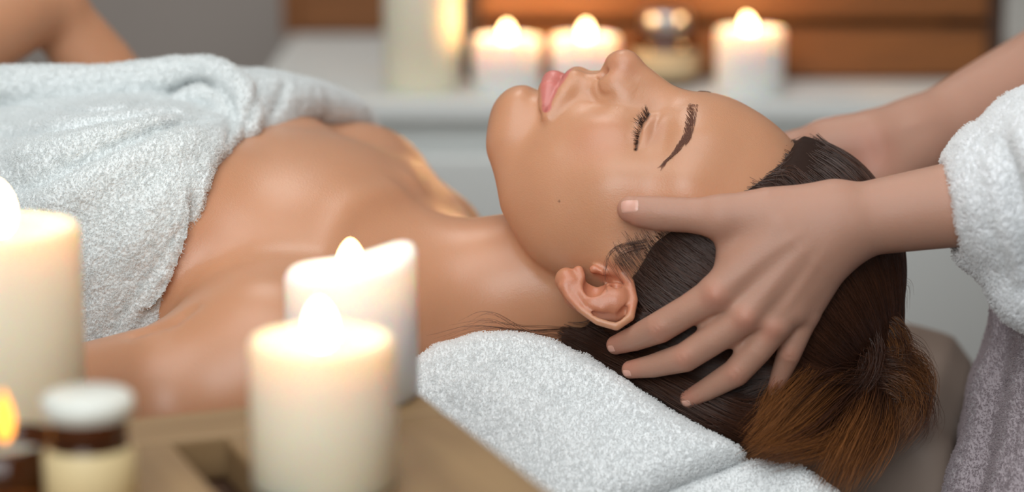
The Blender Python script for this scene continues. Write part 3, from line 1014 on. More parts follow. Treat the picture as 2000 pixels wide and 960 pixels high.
def nail(cx, cy, ux, uy, hl_, hw, name):
    """small curved plate over the skin; (ux,uy) points to the free end"""
    L = math.hypot(ux, uy); ux, uy = ux / L, uy / L
    n = 11; g = np.linspace(-1, 1, n)
    A, Bq = np.meshgrid(g, g, indexing='ij')
    e = (np.abs(A) ** 3.2 + np.abs(Bq) ** 3.2) ** (1 / 3.2); m = np.maximum(np.abs(A), np.abs(Bq)); s_ = np.where(e > 1e-6, m / np.maximum(e, 1e-6), 1)
    A, Bq = A * s_, Bq * s_
    c0 = raycast(T, cx, cy)[0]; sc = 1 / KZ(c0[2])
    g0, _ = grad(T, c0[None]); g0 = g0[0]
    e1 = np.array([ux, -uy, 0.0]); e1 -= g0 * (e1 @ g0); e1 /= np.linalg.norm(e1); e2 = np.cross(g0, e1)
    P = c0 + (A.ravel()[:, None] * e1 * hl_ + Bq.ravel()[:, None] * e2 * hw) * sc
    for _ in range(3):
        G, dd = grad(T, P); P = P - G * dd[:, None]
    G, _ = grad(T, P)
    edge = np.maximum(np.abs(A), np.abs(Bq)).ravel()
    P = P + G * (0.035 - 0.045 * smooth_mask(1 - edge, 0.0, 0.25))[:, None]
    f = [(i * n + j, i * n + j + 1, (i + 1) * n + j + 1, (i + 1) * n + j) for i in range(n - 1) for j in range(n - 1)]
    return mesh_from(name, to_world(P), f, NAIL, therapist)


nail(1229, 402, -1, 0.02, 20, 15, 'fingernail')
nail(1193, 681, -1, 0.35, 9, 8, 'fingernail')
nail(1223, 729, -1, 0.25, 11, 8, 'fingernail')
nail(1339, 788, -1, 0.5, 11, 8, 'fingernail')
nail(1512, 769, -0.4, 1, 9, 7, 'fingernail')

# the therapist's own hair, above the frame
TH = Model()
TH.u(ellipsoid(cam_pt(2475, -1030, 0), (8.9, 11.0, 8.0), np.array([[0.88, 0.47, 0], [-0.47, 0.88, 0], [0, 0, 1]])), 0.1)
TH.s(ellipsoid(cam_pt(2290, -900, 0), (6.5, 10.5, 8.5), np.array([[0.88, 0.47, 0], [-0.47, 0.88, 0], [0, 0, 1]])), 0.6)
TH.u(ellipsoid(cam_pt(2760, -1030, 0), (3.6, 3.6, 3.6)), 1.0)
hv, hf = polygonize(TH, (24, 28, -12), (62, 62, 12), 0.7)
mesh_from('tied_hair', to_world(hv), hf, HAIR_BASE, therapist)
# ================================================================= robe, towels, massage table
def vnoise(scale, seed=0):
    """smooth value noise on (3,N) points"""
    r = np.random.default_rng(seed); tab = r.uniform(-1, 1, 4096).astype(np.float32)

    def f(P):
        q = P / np.float32(scale); i = np.floor(q).astype(np.int64); t = (q - i).astype(np.float32); t = t * t * (3 - 2 * t)
        out = 0
        for dx in (0, 1):
            for dy in (0, 1):
                for dz in (0, 1):
                    hsh = ((i[0] + dx) * 73856093 ^ (i[1] + dy) * 19349663 ^ (i[2] + dz) * 83492791) & 4095
                    w = (t[0] if dx else 1 - t[0]) * (t[1] if dy else 1 - t[1]) * (t[2] if dz else 1 - t[2])
                    out = out + w * tab[hsh]
        return out
    return f


def terry_material(name, c, bump=0.5, scale=260):
    N = Nodes(name)
    tc = N.n('ShaderNodeTexCoord')
    no = N.n('ShaderNodeTexNoise', i_Scale=scale, i_Detail=4.0, i_Roughness=0.65)
    N.link(tc, 'Object', no, 'Vector')
    vo = N.n('ShaderNodeTexVoronoi', i_Scale=scale * 1.6); N.link(tc, 'Object', vo, 'Vector')
    ad = N.n('ShaderNodeMath', operation='SUBTRACT'); N.link(no, 'Fac', ad, 0); N.link(vo, 'Distance', ad, 1)
    bp = N.n('ShaderNodeBump', i_Strength=bump, i_Distance=0.003); N.link(ad, 0, bp, 'Height'); N.link(bp, 'Normal', N.b, 'Normal')
    N.set(Base_Color=lin(*c), Roughness=0.95, Specular_IOR_Level=0.1, Sheen_Weight=0.25, Sheen_Roughness=0.5)
    return N.m


TERRY = terry_material('white_terry', (246, 248, 248))
ROBE = terry_material('robe_terry', (240, 241, 243))
def fiber_material(name, c):
    N = Nodes(name)
    a = N.n('ShaderNodeBsdfDiffuse'); b = N.n('ShaderNodeBsdfTranslucent'); m = N.n('ShaderNodeMixShader')
    a.inputs[0].default_value = b.inputs[0].default_value = lin(*c); m.inputs[0].default_value = 0.45
    N.link(a, 0, m, 1); N.link(b, 0, m, 2); N.t.links.new(m.outputs[0], N.t.nodes['Material Output'].inputs[0])
    return N.m


FIBER = fiber_material('terry_loops', (250, 251, 251))


def pile(parent, V, F, density, length, rad, mat=None, box=(-60, 2060, -40, 1000), seed=1, lump=0.5):
    """short looped fibres standing on the visible side of a textile"""
    r = np.random.default_rng(seed)
    A = V[F[:, 0]]; Bq = V[F[:, 1]]; C = V[F[:, 2]]; Dq = V[F[:, 3]]
    nn = np.cross(C - A, Dq - Bq); area = np.linalg.norm(nn, axis=1) / 2; nn = nn / np.maximum(2 * area, 1e-9)[:, None]
    cen = (A + Bq + C + Dq) / 4; x, y = to_px(cen)
    view = np.array([0, 0, D]) - cen; view /= np.linalg.norm(view, axis=1)[:, None]
    fac = (nn * view).sum(1)
    ok = (fac > -0.25) & (x > box[0]) & (x < box[1]) & (y > box[2]) & (y < box[3])
    w = np.where(ok, area, 0); n = int(w.sum() * density)
    j = r.choice(len(F), n, p=w / w.sum())
    u, v = r.uniform(0, 1, (2, n, 1))
    P = A[j] * (1 - u) * (1 - v) + Bq[j] * u * (1 - v) + C[j] * u * v + Dq[j] * (1 - u) * v
    N = nn[j]
    cl = vnoise(0.45, seed)(P.T.astype(np.float32)); cl2 = vnoise(0.45, seed + 5)(P.T.astype(np.float32)); cl3 = vnoise(0.45, seed + 9)(P.T.astype(np.float32))
    lean = np.stack([cl, cl2, cl3], 1) * lump + r.normal(0, 0.45, (n, 3))
    d = N + lean; d /= np.linalg.norm(d, axis=1)[:, None]
    L = length * r.uniform(0.5, 1.25, (n, 1))
    side = np.cross(d, r.normal(0, 1, (n, 3))); side /= np.maximum(np.linalg.norm(side, axis=1), 1e-6)[:, None]
    K = np.stack([P - N * 0.02, P + d * L * 0.5 + side * L * 0.12, P + d * L * 0.95 + side * L * 0.42, P + d * L * 0.8 + side * L * 0.8], 1)
    return strands('pile', K, rad, mat or FIBER, parent, tip=0.8)


def poly_prism(poly, hz, r, tilt=PITCH, z0=0.0, yaw=0.0):
    """polygon (x, y in the upright frame) extruded along the level depth direction, edges rounded by r"""
    ca, sa = math.cos(tilt), math.sin(tilt)
    Rt = f32([[1, 0, 0], [0, ca, sa], [0, -sa, ca]])      # sculpt -> upright (x, height, depth to camera)
    cy, sy = math.cos(yaw), math.sin(yaw)
    Rt = f32([[cy, 0, sy], [0, 1, 0], [-sy, 0, cy]]) @ Rt
    pg = np.asarray(poly, float)

    def f(P):
        q = mv(Rt, P)
        x, y, z = q
        d = np.full(x.shape, 1e9, np.float32); s_ = np.ones(x.shape, np.float32)
        n = len(pg)
        for i in range(n):
            a = pg[i]; b = pg[i - 1]; ex, ey = b[0] - a[0], b[1] - a[1]
            wx, wy = x - a[0], y - a[1]
            t = np.clip((wx * ex + wy * ey) / (ex * ex + ey * ey), 0, 1)
            bx_, by_ = wx - ex * t, wy - ey * t
            d = np.minimum(d, bx_ * bx_ + by_ * by_)
            c1 = y >= a[1]; c2 = y < b[1]; c3 = ex * wy > ey * wx
            flip = (c1 & c2 & c3) | (~c1 & ~c2 & ~c3)
            s_ = np.where(flip, -s_, s_)
        d2 = s_ * np.sqrt(d) + r; dz = np.abs(z - z0) - hz + r
        return np.minimum(np.maximum(d2, dz), 0) + np.sqrt(np.maximum(d2, 0) ** 2 + np.maximum(dz, 0) ** 2) - r
    c = pg.mean(0); rad = np.sqrt(((pg - c) ** 2).sum(1)).max()
    cs = Rt.T @ f32([c[0], c[1], z0])
    return bounded(f, (cs, cs, math.hypot(rad, hz)))


def up_xy(px, py, z):
    """pixel at sculpt depth z -> (x, height, level depth) in the upright frame"""
    p = cam_pt(px, py, z); ca, sa = math.cos(PITCH), math.sin(PITCH)
    return np.array([p[0], p[1] * ca + p[2] * sa, -p[1] * sa + p[2] * ca])


# ---- robe of the therapist: near sleeve, far sleeve, body
RB = Model()
RB.u(tube([cam_pt(1942, 398, 9.2), cam_pt(1992, 388, 9.6), cam_pt(2092, 365, 10.2), cam_pt(2332, 320, 12), cam_pt(2482, -120, 12)], [3.55, 4.7, 6.0, 6.4, 6.6]), 0.3)
RB.u(tube([cam_pt(1910, 285, 9.0), cam_pt(1904, 330, 11.2), cam_pt(1930, 400, 12.6), cam_pt(1954, 470, 12.0), cam_pt(1980, 530, 9.5)], [0.75, 0.85, 0.9, 0.9, 0.9]), 0.9)
RB.u(tube([cam_pt(1910, 285, 9.0), cam_pt(1927, 330, 6.5), cam_pt(1957, 430, 5.6), cam_pt(1980, 530, 9.5)], [0.75, 0.8, 0.8, 0.9]), 0.9)
RB.u(tube([cam_pt(1967, 520, 9.5), cam_pt(2017, 560, 10), cam_pt(2122, 600, 10.5)], [1.1, 2.2, 3.0]), 1.5)
RB.s(cone(cam_pt(1842, 408, 9.2), 2.55, cam_pt(1957, 398, 9.5), 2.5), 0.4)
for l, w, a in (([(1947, 260), (1982, 330), (2002, 430), (2027, 560)], 0.55, -1.12), ([(1987, 225), (2007, 300), (2027, 400), (2052, 520)], 0.6, 0.80), ([(1922, 300), (1947, 370), (1967, 450), (1997, 530)], 0.5, 0.64),
                ([(2027, 190), (2042, 280), (2062, 400)], 0.6, -0.96)):
    c = catmull(l, 12); RB.line(raycast(RB, c[:, 0], c[:, 1], 24), w, np.interp(np.linspace(0, 1, 12), [0, .3, 1], [0.0, a, a]))
RV, RF = polygonize(RB, (22, -8, -2), (52, 24, 22), 0.28)
RV = roughen(RV, RF, [(vnoise(2.2, 3), 0.22), (vnoise(0.5, 4), 0.05)])
sleeve = mesh_from('sleeve', to_world(RV), RF, ROBE, therapist)
pile(sleeve, RV, RF, 100, 0.17, 0.016, seed=3)

R2 = Model()
R2.u(tube([cam_pt(2260, 420, -2), cam_pt(2210, 640, -1), cam_pt(2190, 820, 0), cam_pt(2170, 1150, 1)], [7.5, 8.0, 9.0, 10.2]), 1.0)
R2.u(tube([cam_pt(1990, 540, -1), cam_pt(1985, 680, 1.5), cam_pt(1950, 820, 3), cam_pt(1910, 1020, 4)], [1.3, 1.4, 1.8, 2.2]), 1.6)
R2.u(tube([cam_pt(2060, 560, 4), cam_pt(2050, 760, 6), cam_pt(2000, 1020, 8)], [1.6, 1.9, 2.2]), 1.6)
R2.u(ellipsoid(cam_pt(2590, -180, -1), (11, 24, 16)), 3.0)
R2.u(ellipsoid(cam_pt(2560, 700, -1), (12, 26, 16)), 4.0)
R2.u(tube([cam_pt(2330, 10, -16.5), cam_pt(2560, -330, -16)], [6.0, 6.5]), 2.0)
for l, w, a in (([(1958, 600), (1945, 760), (1900, 950)], 0.5, -0.6), ([(2000, 640), (1990, 800), (1955, 950)], 0.4, -0.5)):
    c = catmull(l, 10); R2.line(raycast(R2, c[:, 0], c[:, 1], 24), w, a)
BV, BF = polygonize(R2, (22, -40, -28), (66, 40, 22), 0.55)
BV = roughen(BV, BF, [(vnoise(2.6, 8), 0.3)])
robe = mesh_from('robe_body', to_world(BV), BF, terry_material('robe_terry_shaded', (176, 164, 168)), therapist)  # white robe terry darkened to mauve-grey: its shade is put into the colour
pile(robe, BV, BF, 90, 0.13, 0.018, fiber_material('robe_loops_shaded', (184, 172, 176)), box=(1750, 2060, 480, 1000), seed=4)  # fibres carry the same painted-in shade

R3 = Model()
R3.u(tube([cam_pt(2540, 900, -4), cam_pt(2540, 1800, -18), cam_pt(2540, 2520, -31)], [14.0, 15.0, 16.0]), 0.1)
R3.line(catmull([cam_pt(2200, 1100, 0), cam_pt(2150, 1800, -12), cam_pt(2120, 2400, -22)], 6), 2.0, -0.8)
SV, SF = polygonize(R3, (24, -104, -70), (90, -18, 14), 1.3)
mesh_from('robe_skirt', to_world(SV), SF, robe.data.materials[0], therapist)  # skirt shares the shade-darkened robe colour

# ---- towel wrapped round the chest
W = Model()


def towE(c, r, k, sym=False, g=0.75):
    for s_ in ((1, -1) if sym else (1,)):
        W.u(ellipsoid(tl(c[0], c[1], c[2] * s_), np.asarray(r) + g, TR), k)


towE((-16, -0.5, 0), (19, 10.4, 14.5), 2.0)
towE((-3.5, 0.2, 0), (8.5, 7.8, 13.0), 3.0)
towE((-12.5, 5.4, 7.6), (7.0, 5.0, 6.6), 3.0, True)
towE((-34, -1.5, 0), (22, 8.6, 14.0), 4.0)
EDGE = raycast(W, [258, 290, 340, 385, 410, 424], [652, 590, 520, 440, 370, 312])
edge_pts = np.vstack([EDGE, cam_pt(470, 298, -3.5), cam_pt(600, 236, -14), cam_pt(720, 250, -21)])
cen_ = edge_pts.mean(0); u_, s_, vt = np.linalg.svd(edge_pts - cen_); en = vt[2] * np.sign(vt[2][0])
res = (edge_pts - cen_) @ en
zz = edge_pts[:, 2]
W_edge_z = np.array(sorted(zip(zz, res)))


def edge_cut(P):
    off = np.interp(P[2], W_edge_z[:, 0], W_edge_z[:, 1]).astype(np.float32)
    e_ = f32(en); q = P - f32(cen_)[:, None]
    return e_[0] * q[0] + e_[1] * q[1] + e_[2] * q[2] - off


W.i(bounded(edge_cut, (cen_, cen_, 1e4)), 0.7)


def on_towel(l, dz=0.0, n=None):
    p = np.array([q[:2] for q in l], float)
    return raycast(W, p[:, 0], p[:, 1]) + np.array([0, 0.2, 1.0]) * dz


def roll(l, rad, k, lift=0.3):
    """thick fold: px guide on the towel surface"""
    P = [cam_pt(*q) for q in l]
    W.u(tube(catmull(P, len(P) * 3), np.interp(np.linspace(0, 1, len(P) * 3), np.linspace(0, 1, len(rad)), rad)), k)


# big tucked flap, its rim, the swirl where it is tucked in, and the roll over the far side
roll([(-80, 178, -8), (0, 172, -8), (80, 168, -8), (170, 172, -8), (250, 162, -8), (330, 146, -8), (405, 138, -7.5)], [1.35, 1.35, 1.35, 1.4, 1.25, 1.05, 0.85], 0.25)
roll([(380, 142, -8), (432, 150, -6.5), (468, 182, -5), (478, 225, -4), (462, 268, -3), (436, 300, -2.4)], [0.9, 1.0, 1.05, 1.0, 0.9, 0.6], 0.3)
roll([(335, 205, -5.5), (385, 185, -5.5), (425, 190, -5), (444, 218, -4.2), (440, 258, -3.2), (425, 296, -2.2)], [0.5, 0.6, 0.7, 0.7, 0.6, 0.5], 0.4)
roll([(470, 210, -8), (520, 200, -10), (580, 196, -13), (640, 206, -16.5), (690, 225, -19.5), (722, 250, -22)], [1.7, 1.75, 1.5, 1.3, 1.1, 0.7], 0.8)
roll([(480, 170, -10), (520, 165, -12), (552, 165, -13)], [1.0, 1.0, 0.75], 0.4)
roll([(450, 262, -4), (490, 268, -6), (530, 245, -9), (570, 222, -12)], [0.8, 1.1, 1.2, 1.0], 0.6)
# pleats running from the tuck towards the waist, and the hem
for l, w, a in (([(405, 228), (330, 250), (215, 292), (100, 345), (10, 368)], 0.5, -1.1), ([(395, 255), (300, 295), (180, 350), (60, 410)], 1.0, 0.8), ([(360, 240), (280, 262), (205, 278)], 0.35, -0.35),
                ([(340, 218), (200, 238), (60, 255), (-20, 260)], 0.45, -1.0), ([(330, 238), (240, 258), (120, 285), (0, 310)], 0.8, 0.7),
                ([(398, 330), (376, 400), (350, 452), (300, 525), (240, 610), (222, 645)], 0.22, -0.2), ([(375, 270), (345, 330), (300, 420), (230, 540)], 0.8, 0.2),
                ([(0, 196), (100, 208), (170, 216), (250, 205), (310, 189), (372, 166)], 0.34, -1.5), ([(335, 180), (385, 163), (424, 168), (448, 197), (455, 236), (442, 278)], 0.24, -1.0),
                ([(180, 480), (190, 560), (200, 640)], 0.8, 0.25), ([(505, 165), (500, 205), (478, 255)], 0.3, -0.6), ([(560, 160), (548, 195), (525, 235)], 0.3, -0.5)):
    c = catmull(l, 9); W.line(raycast(W, c[:, 0], c[:, 1]), w, np.interp(np.linspace(0, 1, 9), [0, .15, .8, 1], [0.3 * a, a, a, 0.3 * a]))


W.s(tube([tl(-1.5, -2.2, 15.4), cam_pt(330, 800, 10.5), cam_pt(-160, 900, 8)], [5.05, 4.75, 4.15]), 0.1)
WV, WF = polygonize(W, (-62, -22, -34), (-2, 16, 16), 0.3)
WV = roughen(WV, WF, [(vnoise(1.4, 21), 0.10), (vnoise(0.35, 22), 0.05)])
wrap = mesh_from('bath_towel', to_world(WV), WF, terry_material('wrap_terry', (238, 242, 242)))
tag(wrap, 'white terry bath towel wrapped round the chest of the lying woman and tucked in', 'towel')
pile(wrap, WV, WF, 110, 0.14, 0.016, fiber_material('wrap_loops', (241, 244, 244)), seed=5, box=(-20, 760, 80, 700))

# ---- folded towel under neck and head
def slope_xy(px, py, p0, alpha):
    """pixel -> (x, along, normal) in a plane through p0 that faces up by alpha against the picture plane"""
    n = np.array([0, math.sin(alpha), math.cos(alpha)]); o = np.array([0, 0, D])
    d = np.array([(px - 1000) / S, (480 - py) / S, 0]) - o
    q = o + d * (((p0 - o) @ n) / (d @ n))
    return np.array([q[0], q[1] * math.cos(alpha) - q[2] * math.sin(alpha), q @ n])


HT = Model()
AL = math.radians(32)
pc = cam_pt(1100, 760, 8.2)
pts = [(770, 750), (800, 690), (850, 655), (930, 632), (1010, 630), (1085, 648), (1150, 680), (1305, 780), (1462, 866), (1380, 905), (1200, 985), (1120, 1075), (770, 1075)]
sl = [slope_xy(x, y, pc, AL) for x, y in pts]
HT.u(poly_prism([q[:2] for q in sl], 3.2, 1.5, tilt=-AL, z0=sl[0][2] - 3.2), 0.1)
for l, w, a in (([(1110, 700), (1190, 770), (1290, 850)], 1.2, 0.15), ([(900, 740), (1000, 820), (1100, 900)], 1.5, 0.2)):
    c = catmull(l, 10); HT.line(raycast(HT, c[:, 0], c[:, 1], 20), w, a)
QV, QF = polygonize(HT, (-10, -26, -8), (18, 0, 20), 0.28)
QV = roughen(QV, QF, [(vnoise(1.5, 31), 0.12), (vnoise(0.35, 32), 0.045)])
headtowel = mesh_from('folded_towel', to_world(QV), QF, TERRY)
tag(headtowel, 'thick folded white towel under the neck and head of the lying woman', 'towel')
pile(headtowel, QV, QF, 130, 0.15, 0.016, seed=6, box=(780, 1480, 600, 1000))
LT = Model()
pts = [(1000, 1030), (1180, 985), (1330, 915), (1450, 885), (1570, 893), (1650, 950), (1700, 1060), (1000, 1100)]
pc2 = cam_pt(1400, 930, 9.6)
sl = [slope_xy(x, y, pc2, AL) for x, y in pts]
LT.u(poly_prism([q[:2] for q in sl], 3.0, 1.2, tilt=-AL, z0=sl[0][2] - 3.0), 0.1)
LV, LF = polygonize(LT, (-2, -28, -4), (22, -6, 20), 0.3)
LV = roughen(LV, LF, [(vnoise(1.5, 41), 0.10), (vnoise(0.35, 42), 0.04)])
lower = mesh_from('spread_towel', to_world(LV), LF, TERRY)
tag(lower, 'flat white towel spread over the headrest beneath the folded towel', 'towel')
pile(lower, LV, LF, 80, 0.14, 0.017, seed=7, box=(1100, 1720, 840, 1000))
# ================================================================= helpers for plain objects (world metres)
def empty(name, loc=(0, 0, 0), rz=0.0):
    o = bpy.data.objects.new(name, None); COL.objects.link(o)
    o.location = loc; o.rotation_euler = (0, 0, rz); o.empty_display_size = 0.02
    return o


def bevel_box(name, c, size, mat, parent=None, bevel=0.003, rz=0.0, seg=3):
    import bmesh
    bm = bmesh.new()
    bmesh.ops.create_cube(bm, size=1.0)
    for v in bm.verts: v.co = Vector((v.co.x * size[0], v.co.y * size[1], v.co.z * size[2]))
    if bevel > 0:
        bmesh.ops.bevel(bm, geom=bm.edges[:], offset=min(bevel, min(size) * 0.49), segments=seg, affect='EDGES', profile=0.5)
    me = bpy.data.meshes.new(name); bm.to_mesh(me); bm.free()
    for p in me.polygons: p.use_smooth = bevel > 0.004
    me.materials.append(mat)
    o = bpy.data.objects.new(name, me); COL.objects.link(o)
    o.location = c; o.rotation_euler = (0, 0, rz)
    if parent is not None: o.parent = parent
    return o


def lathe(name, prof, mat, parent=None, loc=(0, 0, 0), seg=48, warp=None):
    V, F = [], []
    n = len(prof)
    for i in range(seg):
        a = 2 * math.pi * i / seg
        for r, z in prof:
            V.append((r * math.cos(a), r * math.sin(a), z + (warp(a, r, z) if warp else 0)))
    for i in range(seg):
        for j in range(n - 1):
            F.append((i * n + j, ((i + 1) % seg) * n + j, ((i + 1) % seg) * n + j + 1, i * n + j + 1))
    o = mesh_from(name, np.array(V), np.array(F), mat, parent)
    o.location = loc
    return o


def plane_pt(px, py, h):
    """world point seen at a pixel on the level plane h cm above the picture centre"""
    ca, sa = math.cos(PITCH), math.sin(PITCH); u = (480 - py) / (S * D)
    z = (h - u * D * ca) / (sa - u * ca)
    return to_world(cam_pt(px, py, z)[None])[0]


def wood(name, c1, c2, scale=6.0, rough=0.55, axis=0):
    N = Nodes(name)
    tc = N.n('ShaderNodeTexCoord'); mp = N.n('ShaderNodeMapping')
    sc = [14.0, 14.0, 14.0]; sc[axis] = 1.2; mp.inputs['Scale'].default_value = sc
    no = N.n('ShaderNodeTexNoise', i_Scale=scale, i_Detail=6.0, i_Roughness=0.6, i_Distortion=0.4)
    N.link(tc, 'Object', mp, 'Vector'); N.link(mp, 'Vector', no, 'Vector')
    rp = N.n('ShaderNodeValToRGB'); e = rp.color_ramp.elements
    e[0].position = 0.3; e[0].color = lin(*c1); e[1].position = 0.7; e[1].color = lin(*c2)
    N.link(no, 'Fac', rp, 'Fac'); N.link(rp, 'Color', N.b, 'Base Color')
    bp = N.n('ShaderNodeBump', i_Strength=0.15, i_Distance=0.002); N.link(no, 'Fac', bp, 'Height'); N.link(bp, 'Normal', N.b, 'Normal')
    N.set(Roughness=rough)
    return N.m


def plain(name, c, rough=0.6, var=0.04, **kw):
    N = Nodes(name)
    tc = N.n('ShaderNodeTexCoord'); no = N.n('ShaderNodeTexNoise', i_Scale=7.0, i_Detail=3.0); N.link(tc, 'Object', no, 'Vector')
    mr = N.n('ShaderNodeMapRange', i_To_Min=1 - var, i_To_Max=1 + var); N.link(no, 'Fac', mr, 'Value')
    mx = N.n('ShaderNodeMix', data_type='RGBA', blend_type='MULTIPLY'); mx.inputs[0].default_value = 1.0
    mx.inputs[6].default_value = lin(*c); N.link(mr, 'Result', mx, 7); N.link(mx, 2, N.b, 'Base Color')
    N.set(Roughness=rough, **kw)
    return N.m


WALL = plain('painted_wall', (178, 168, 161), 0.9)
FLOOR = wood('floor_wood', (96, 76, 58), (120, 96, 74), 5.0, 0.5)
CEIL = plain('ceiling_paint', (226, 224, 220), 0.95)
CAB = plain('white_lacquer', (236, 239, 236), 0.45, 0.02)
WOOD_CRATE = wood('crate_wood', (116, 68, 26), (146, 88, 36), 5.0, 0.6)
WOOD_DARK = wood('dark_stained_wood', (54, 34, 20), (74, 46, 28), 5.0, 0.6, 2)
WOOD_TABLE = wood('table_wood', (128, 100, 68), (156, 126, 88), 4.0, 0.55, 1)
WOOD_RAIL = wood('rail_wood', (128, 100, 68), (156, 126, 88), 4.0, 0.55, 0)
LEATHER = plain('beige_upholstery', (150, 132, 120), 0.55)
STEEL = Nodes('brushed_steel').set(Base_Color=(0.6, 0.62, 0.65, 1), Metallic=1.0, Roughness=0.35).m

# ---------------------------------------------------------------- the room
Y_BACK = 1.75
tag(bevel_box('floor', (0, 0.0, -0.05), (6, 6, 0.1), FLOOR, bevel=0), kind='structure')
tag(bevel_box('wall_back', (0, Y_BACK + 0.05, 1.35), (6, 0.1, 2.7), WALL, bevel=0), kind='structure')
tag(bevel_box('wall_right', (2.2, 0.0, 1.35), (0.1, 3.6, 2.7), WALL, bevel=0), kind='structure')
tag(bevel_box('ceiling', (0, 0.0, 2.75), (6, 6, 0.1), CEIL, bevel=0), kind='structure')
tag(bevel_box('baseboard_back', (0, Y_BACK - 0.008, 0.05), (6, 0.016, 0.1), CAB, bevel=0.002), kind='structure')

# ---------------------------------------------------------------- white sideboard behind
HC_CM = -2.9
fr = plane_pt(1000, 198, HC_CM)
yf = fr[1]; top = fr[2]; depth = Y_BACK - 0.01 - yf
xl = plane_pt(478, 198, HC_CM)[0]; xr = 1.15
sb = empty('sideboard', ((xl + xr) / 2, yf + depth / 2, 0))
tag(sb, 'long white lacquered sideboard carrying candles and wooden crates behind the woman', 'sideboard')
ww_ = xr - xl
bevel_box('countertop', (0, 0, top - 0.009), (ww_, depth, 0.018), CAB, sb, 0.002)
bevel_box('carcass', (0, 0.012, (top - 0.018 + 0.08) / 2), (ww_ - 0.02, depth - 0.03, top - 0.018 - 0.08), CAB, sb, 0.002)
bevel_box('plinth', (0, 0.03, 0.04), (ww_ - 0.06, depth - 0.08, 0.08), WOOD_DARK, sb, 0.002)
nd = 4
for i in range(nd):
    w_ = (ww_ - 0.02) / nd
    d_ = bevel_box('door', (-ww_ / 2 + 0.01 + w_ * (i + 0.5), -depth / 2 + 0.002, (top - 0.05 + 0.09) / 2), (w_ - 0.006, 0.02, top - 0.05 - 0.09), CAB, sb, 0.003)
    bevel_box('handle', (w_ * (0.38 if i % 2 == 0 else -0.38), -0.02, 0.25), (0.012, 0.02, 0.12), STEEL, d_, 0.003)

# ---------------------------------------------------------------- wooden crates on the sideboard
def crate(x0, x1, yfront, dp, z0, slats, name, label, mat, side):
    c = empty(name, ((x0 + x1) / 2, yfront + dp / 2, z0))
    tag(c, label, 'crate', 'wooden crates on the sideboard')
    w = x1 - x0
    for sx in (-1, 1):
        bevel_box('side_panel', (sx * (w / 2 - 0.008), 0, slats[-1][1] / 2 + 0.0), (0.016, dp, slats[-1][1]), side, c, 0.002)
    for a, b in slats:
        bevel_box('front_slat', (0, -dp / 2 + 0.006, (a + b) / 2), (w - 0.033, 0.012, b - a), mat, c, 0.002)
        bevel_box('rear_slat', (0, dp / 2 - 0.006, (a + b) / 2), (w - 0.033, 0.012, b - a), mat, c, 0.002)
    bevel_box('base', (0, 0, 0.006), (w - 0.033, dp - 0.026, 0.012), side, c, 0.002)
    return c


p0 = plane_pt(905, 158, HC_CM); p1 = plane_pt(1958, 158, HC_CM)
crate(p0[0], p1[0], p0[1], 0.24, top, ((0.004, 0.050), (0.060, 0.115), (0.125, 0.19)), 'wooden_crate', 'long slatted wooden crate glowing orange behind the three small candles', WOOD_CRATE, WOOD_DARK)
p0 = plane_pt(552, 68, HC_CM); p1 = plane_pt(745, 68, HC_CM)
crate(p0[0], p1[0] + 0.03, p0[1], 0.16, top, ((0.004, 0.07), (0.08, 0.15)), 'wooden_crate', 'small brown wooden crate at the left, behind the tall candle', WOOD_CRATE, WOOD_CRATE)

# ---------------------------------------------------------------- candles
def wax_material(name, c, sss=0.014):
    N = Nodes(name)
    tc = N.n('ShaderNodeTexCoord'); no = N.n('ShaderNodeTexNoise', i_Scale=30.0, i_Detail=3.0); N.link(tc, 'Object', no, 'Vector')
    bp = N.n('ShaderNodeBump', i_Strength=0.08, i_Distance=0.002); N.link(no, 'Fac', bp, 'Height'); N.link(bp, 'Normal', N.b, 'Normal')
    N.set(Base_Color=lin(*c), Roughness=0.45, Subsurface_Weight=1.0, Subsurface_Scale=sss)
    N.b.inputs['Subsurface Radius'].default_value = (1.0, 0.6, 0.35)
    return N.m


WAX_IVORY = wax_material('ivory_wax', (244, 234, 212))
WAX_WHITE = wax_material('white_wax', (248, 246, 242))
WICK = Nodes('burnt_wick').set(Base_Color=(0.02, 0.015, 0.01, 1), Roughness=0.9).m


def flame_material(name, col, strength):
    N = Nodes(name)
    em = N.n('ShaderNodeEmission'); em.inputs[0].default_value = (*col, 1); em.inputs[1].default_value = strength
    N.t.links.new(em.outputs[0], N.t.nodes['Material Output'].inputs[0])
    return N.m


FLAME = flame_material('candle_flame', (1.0, 0.62, 0.26), 20)


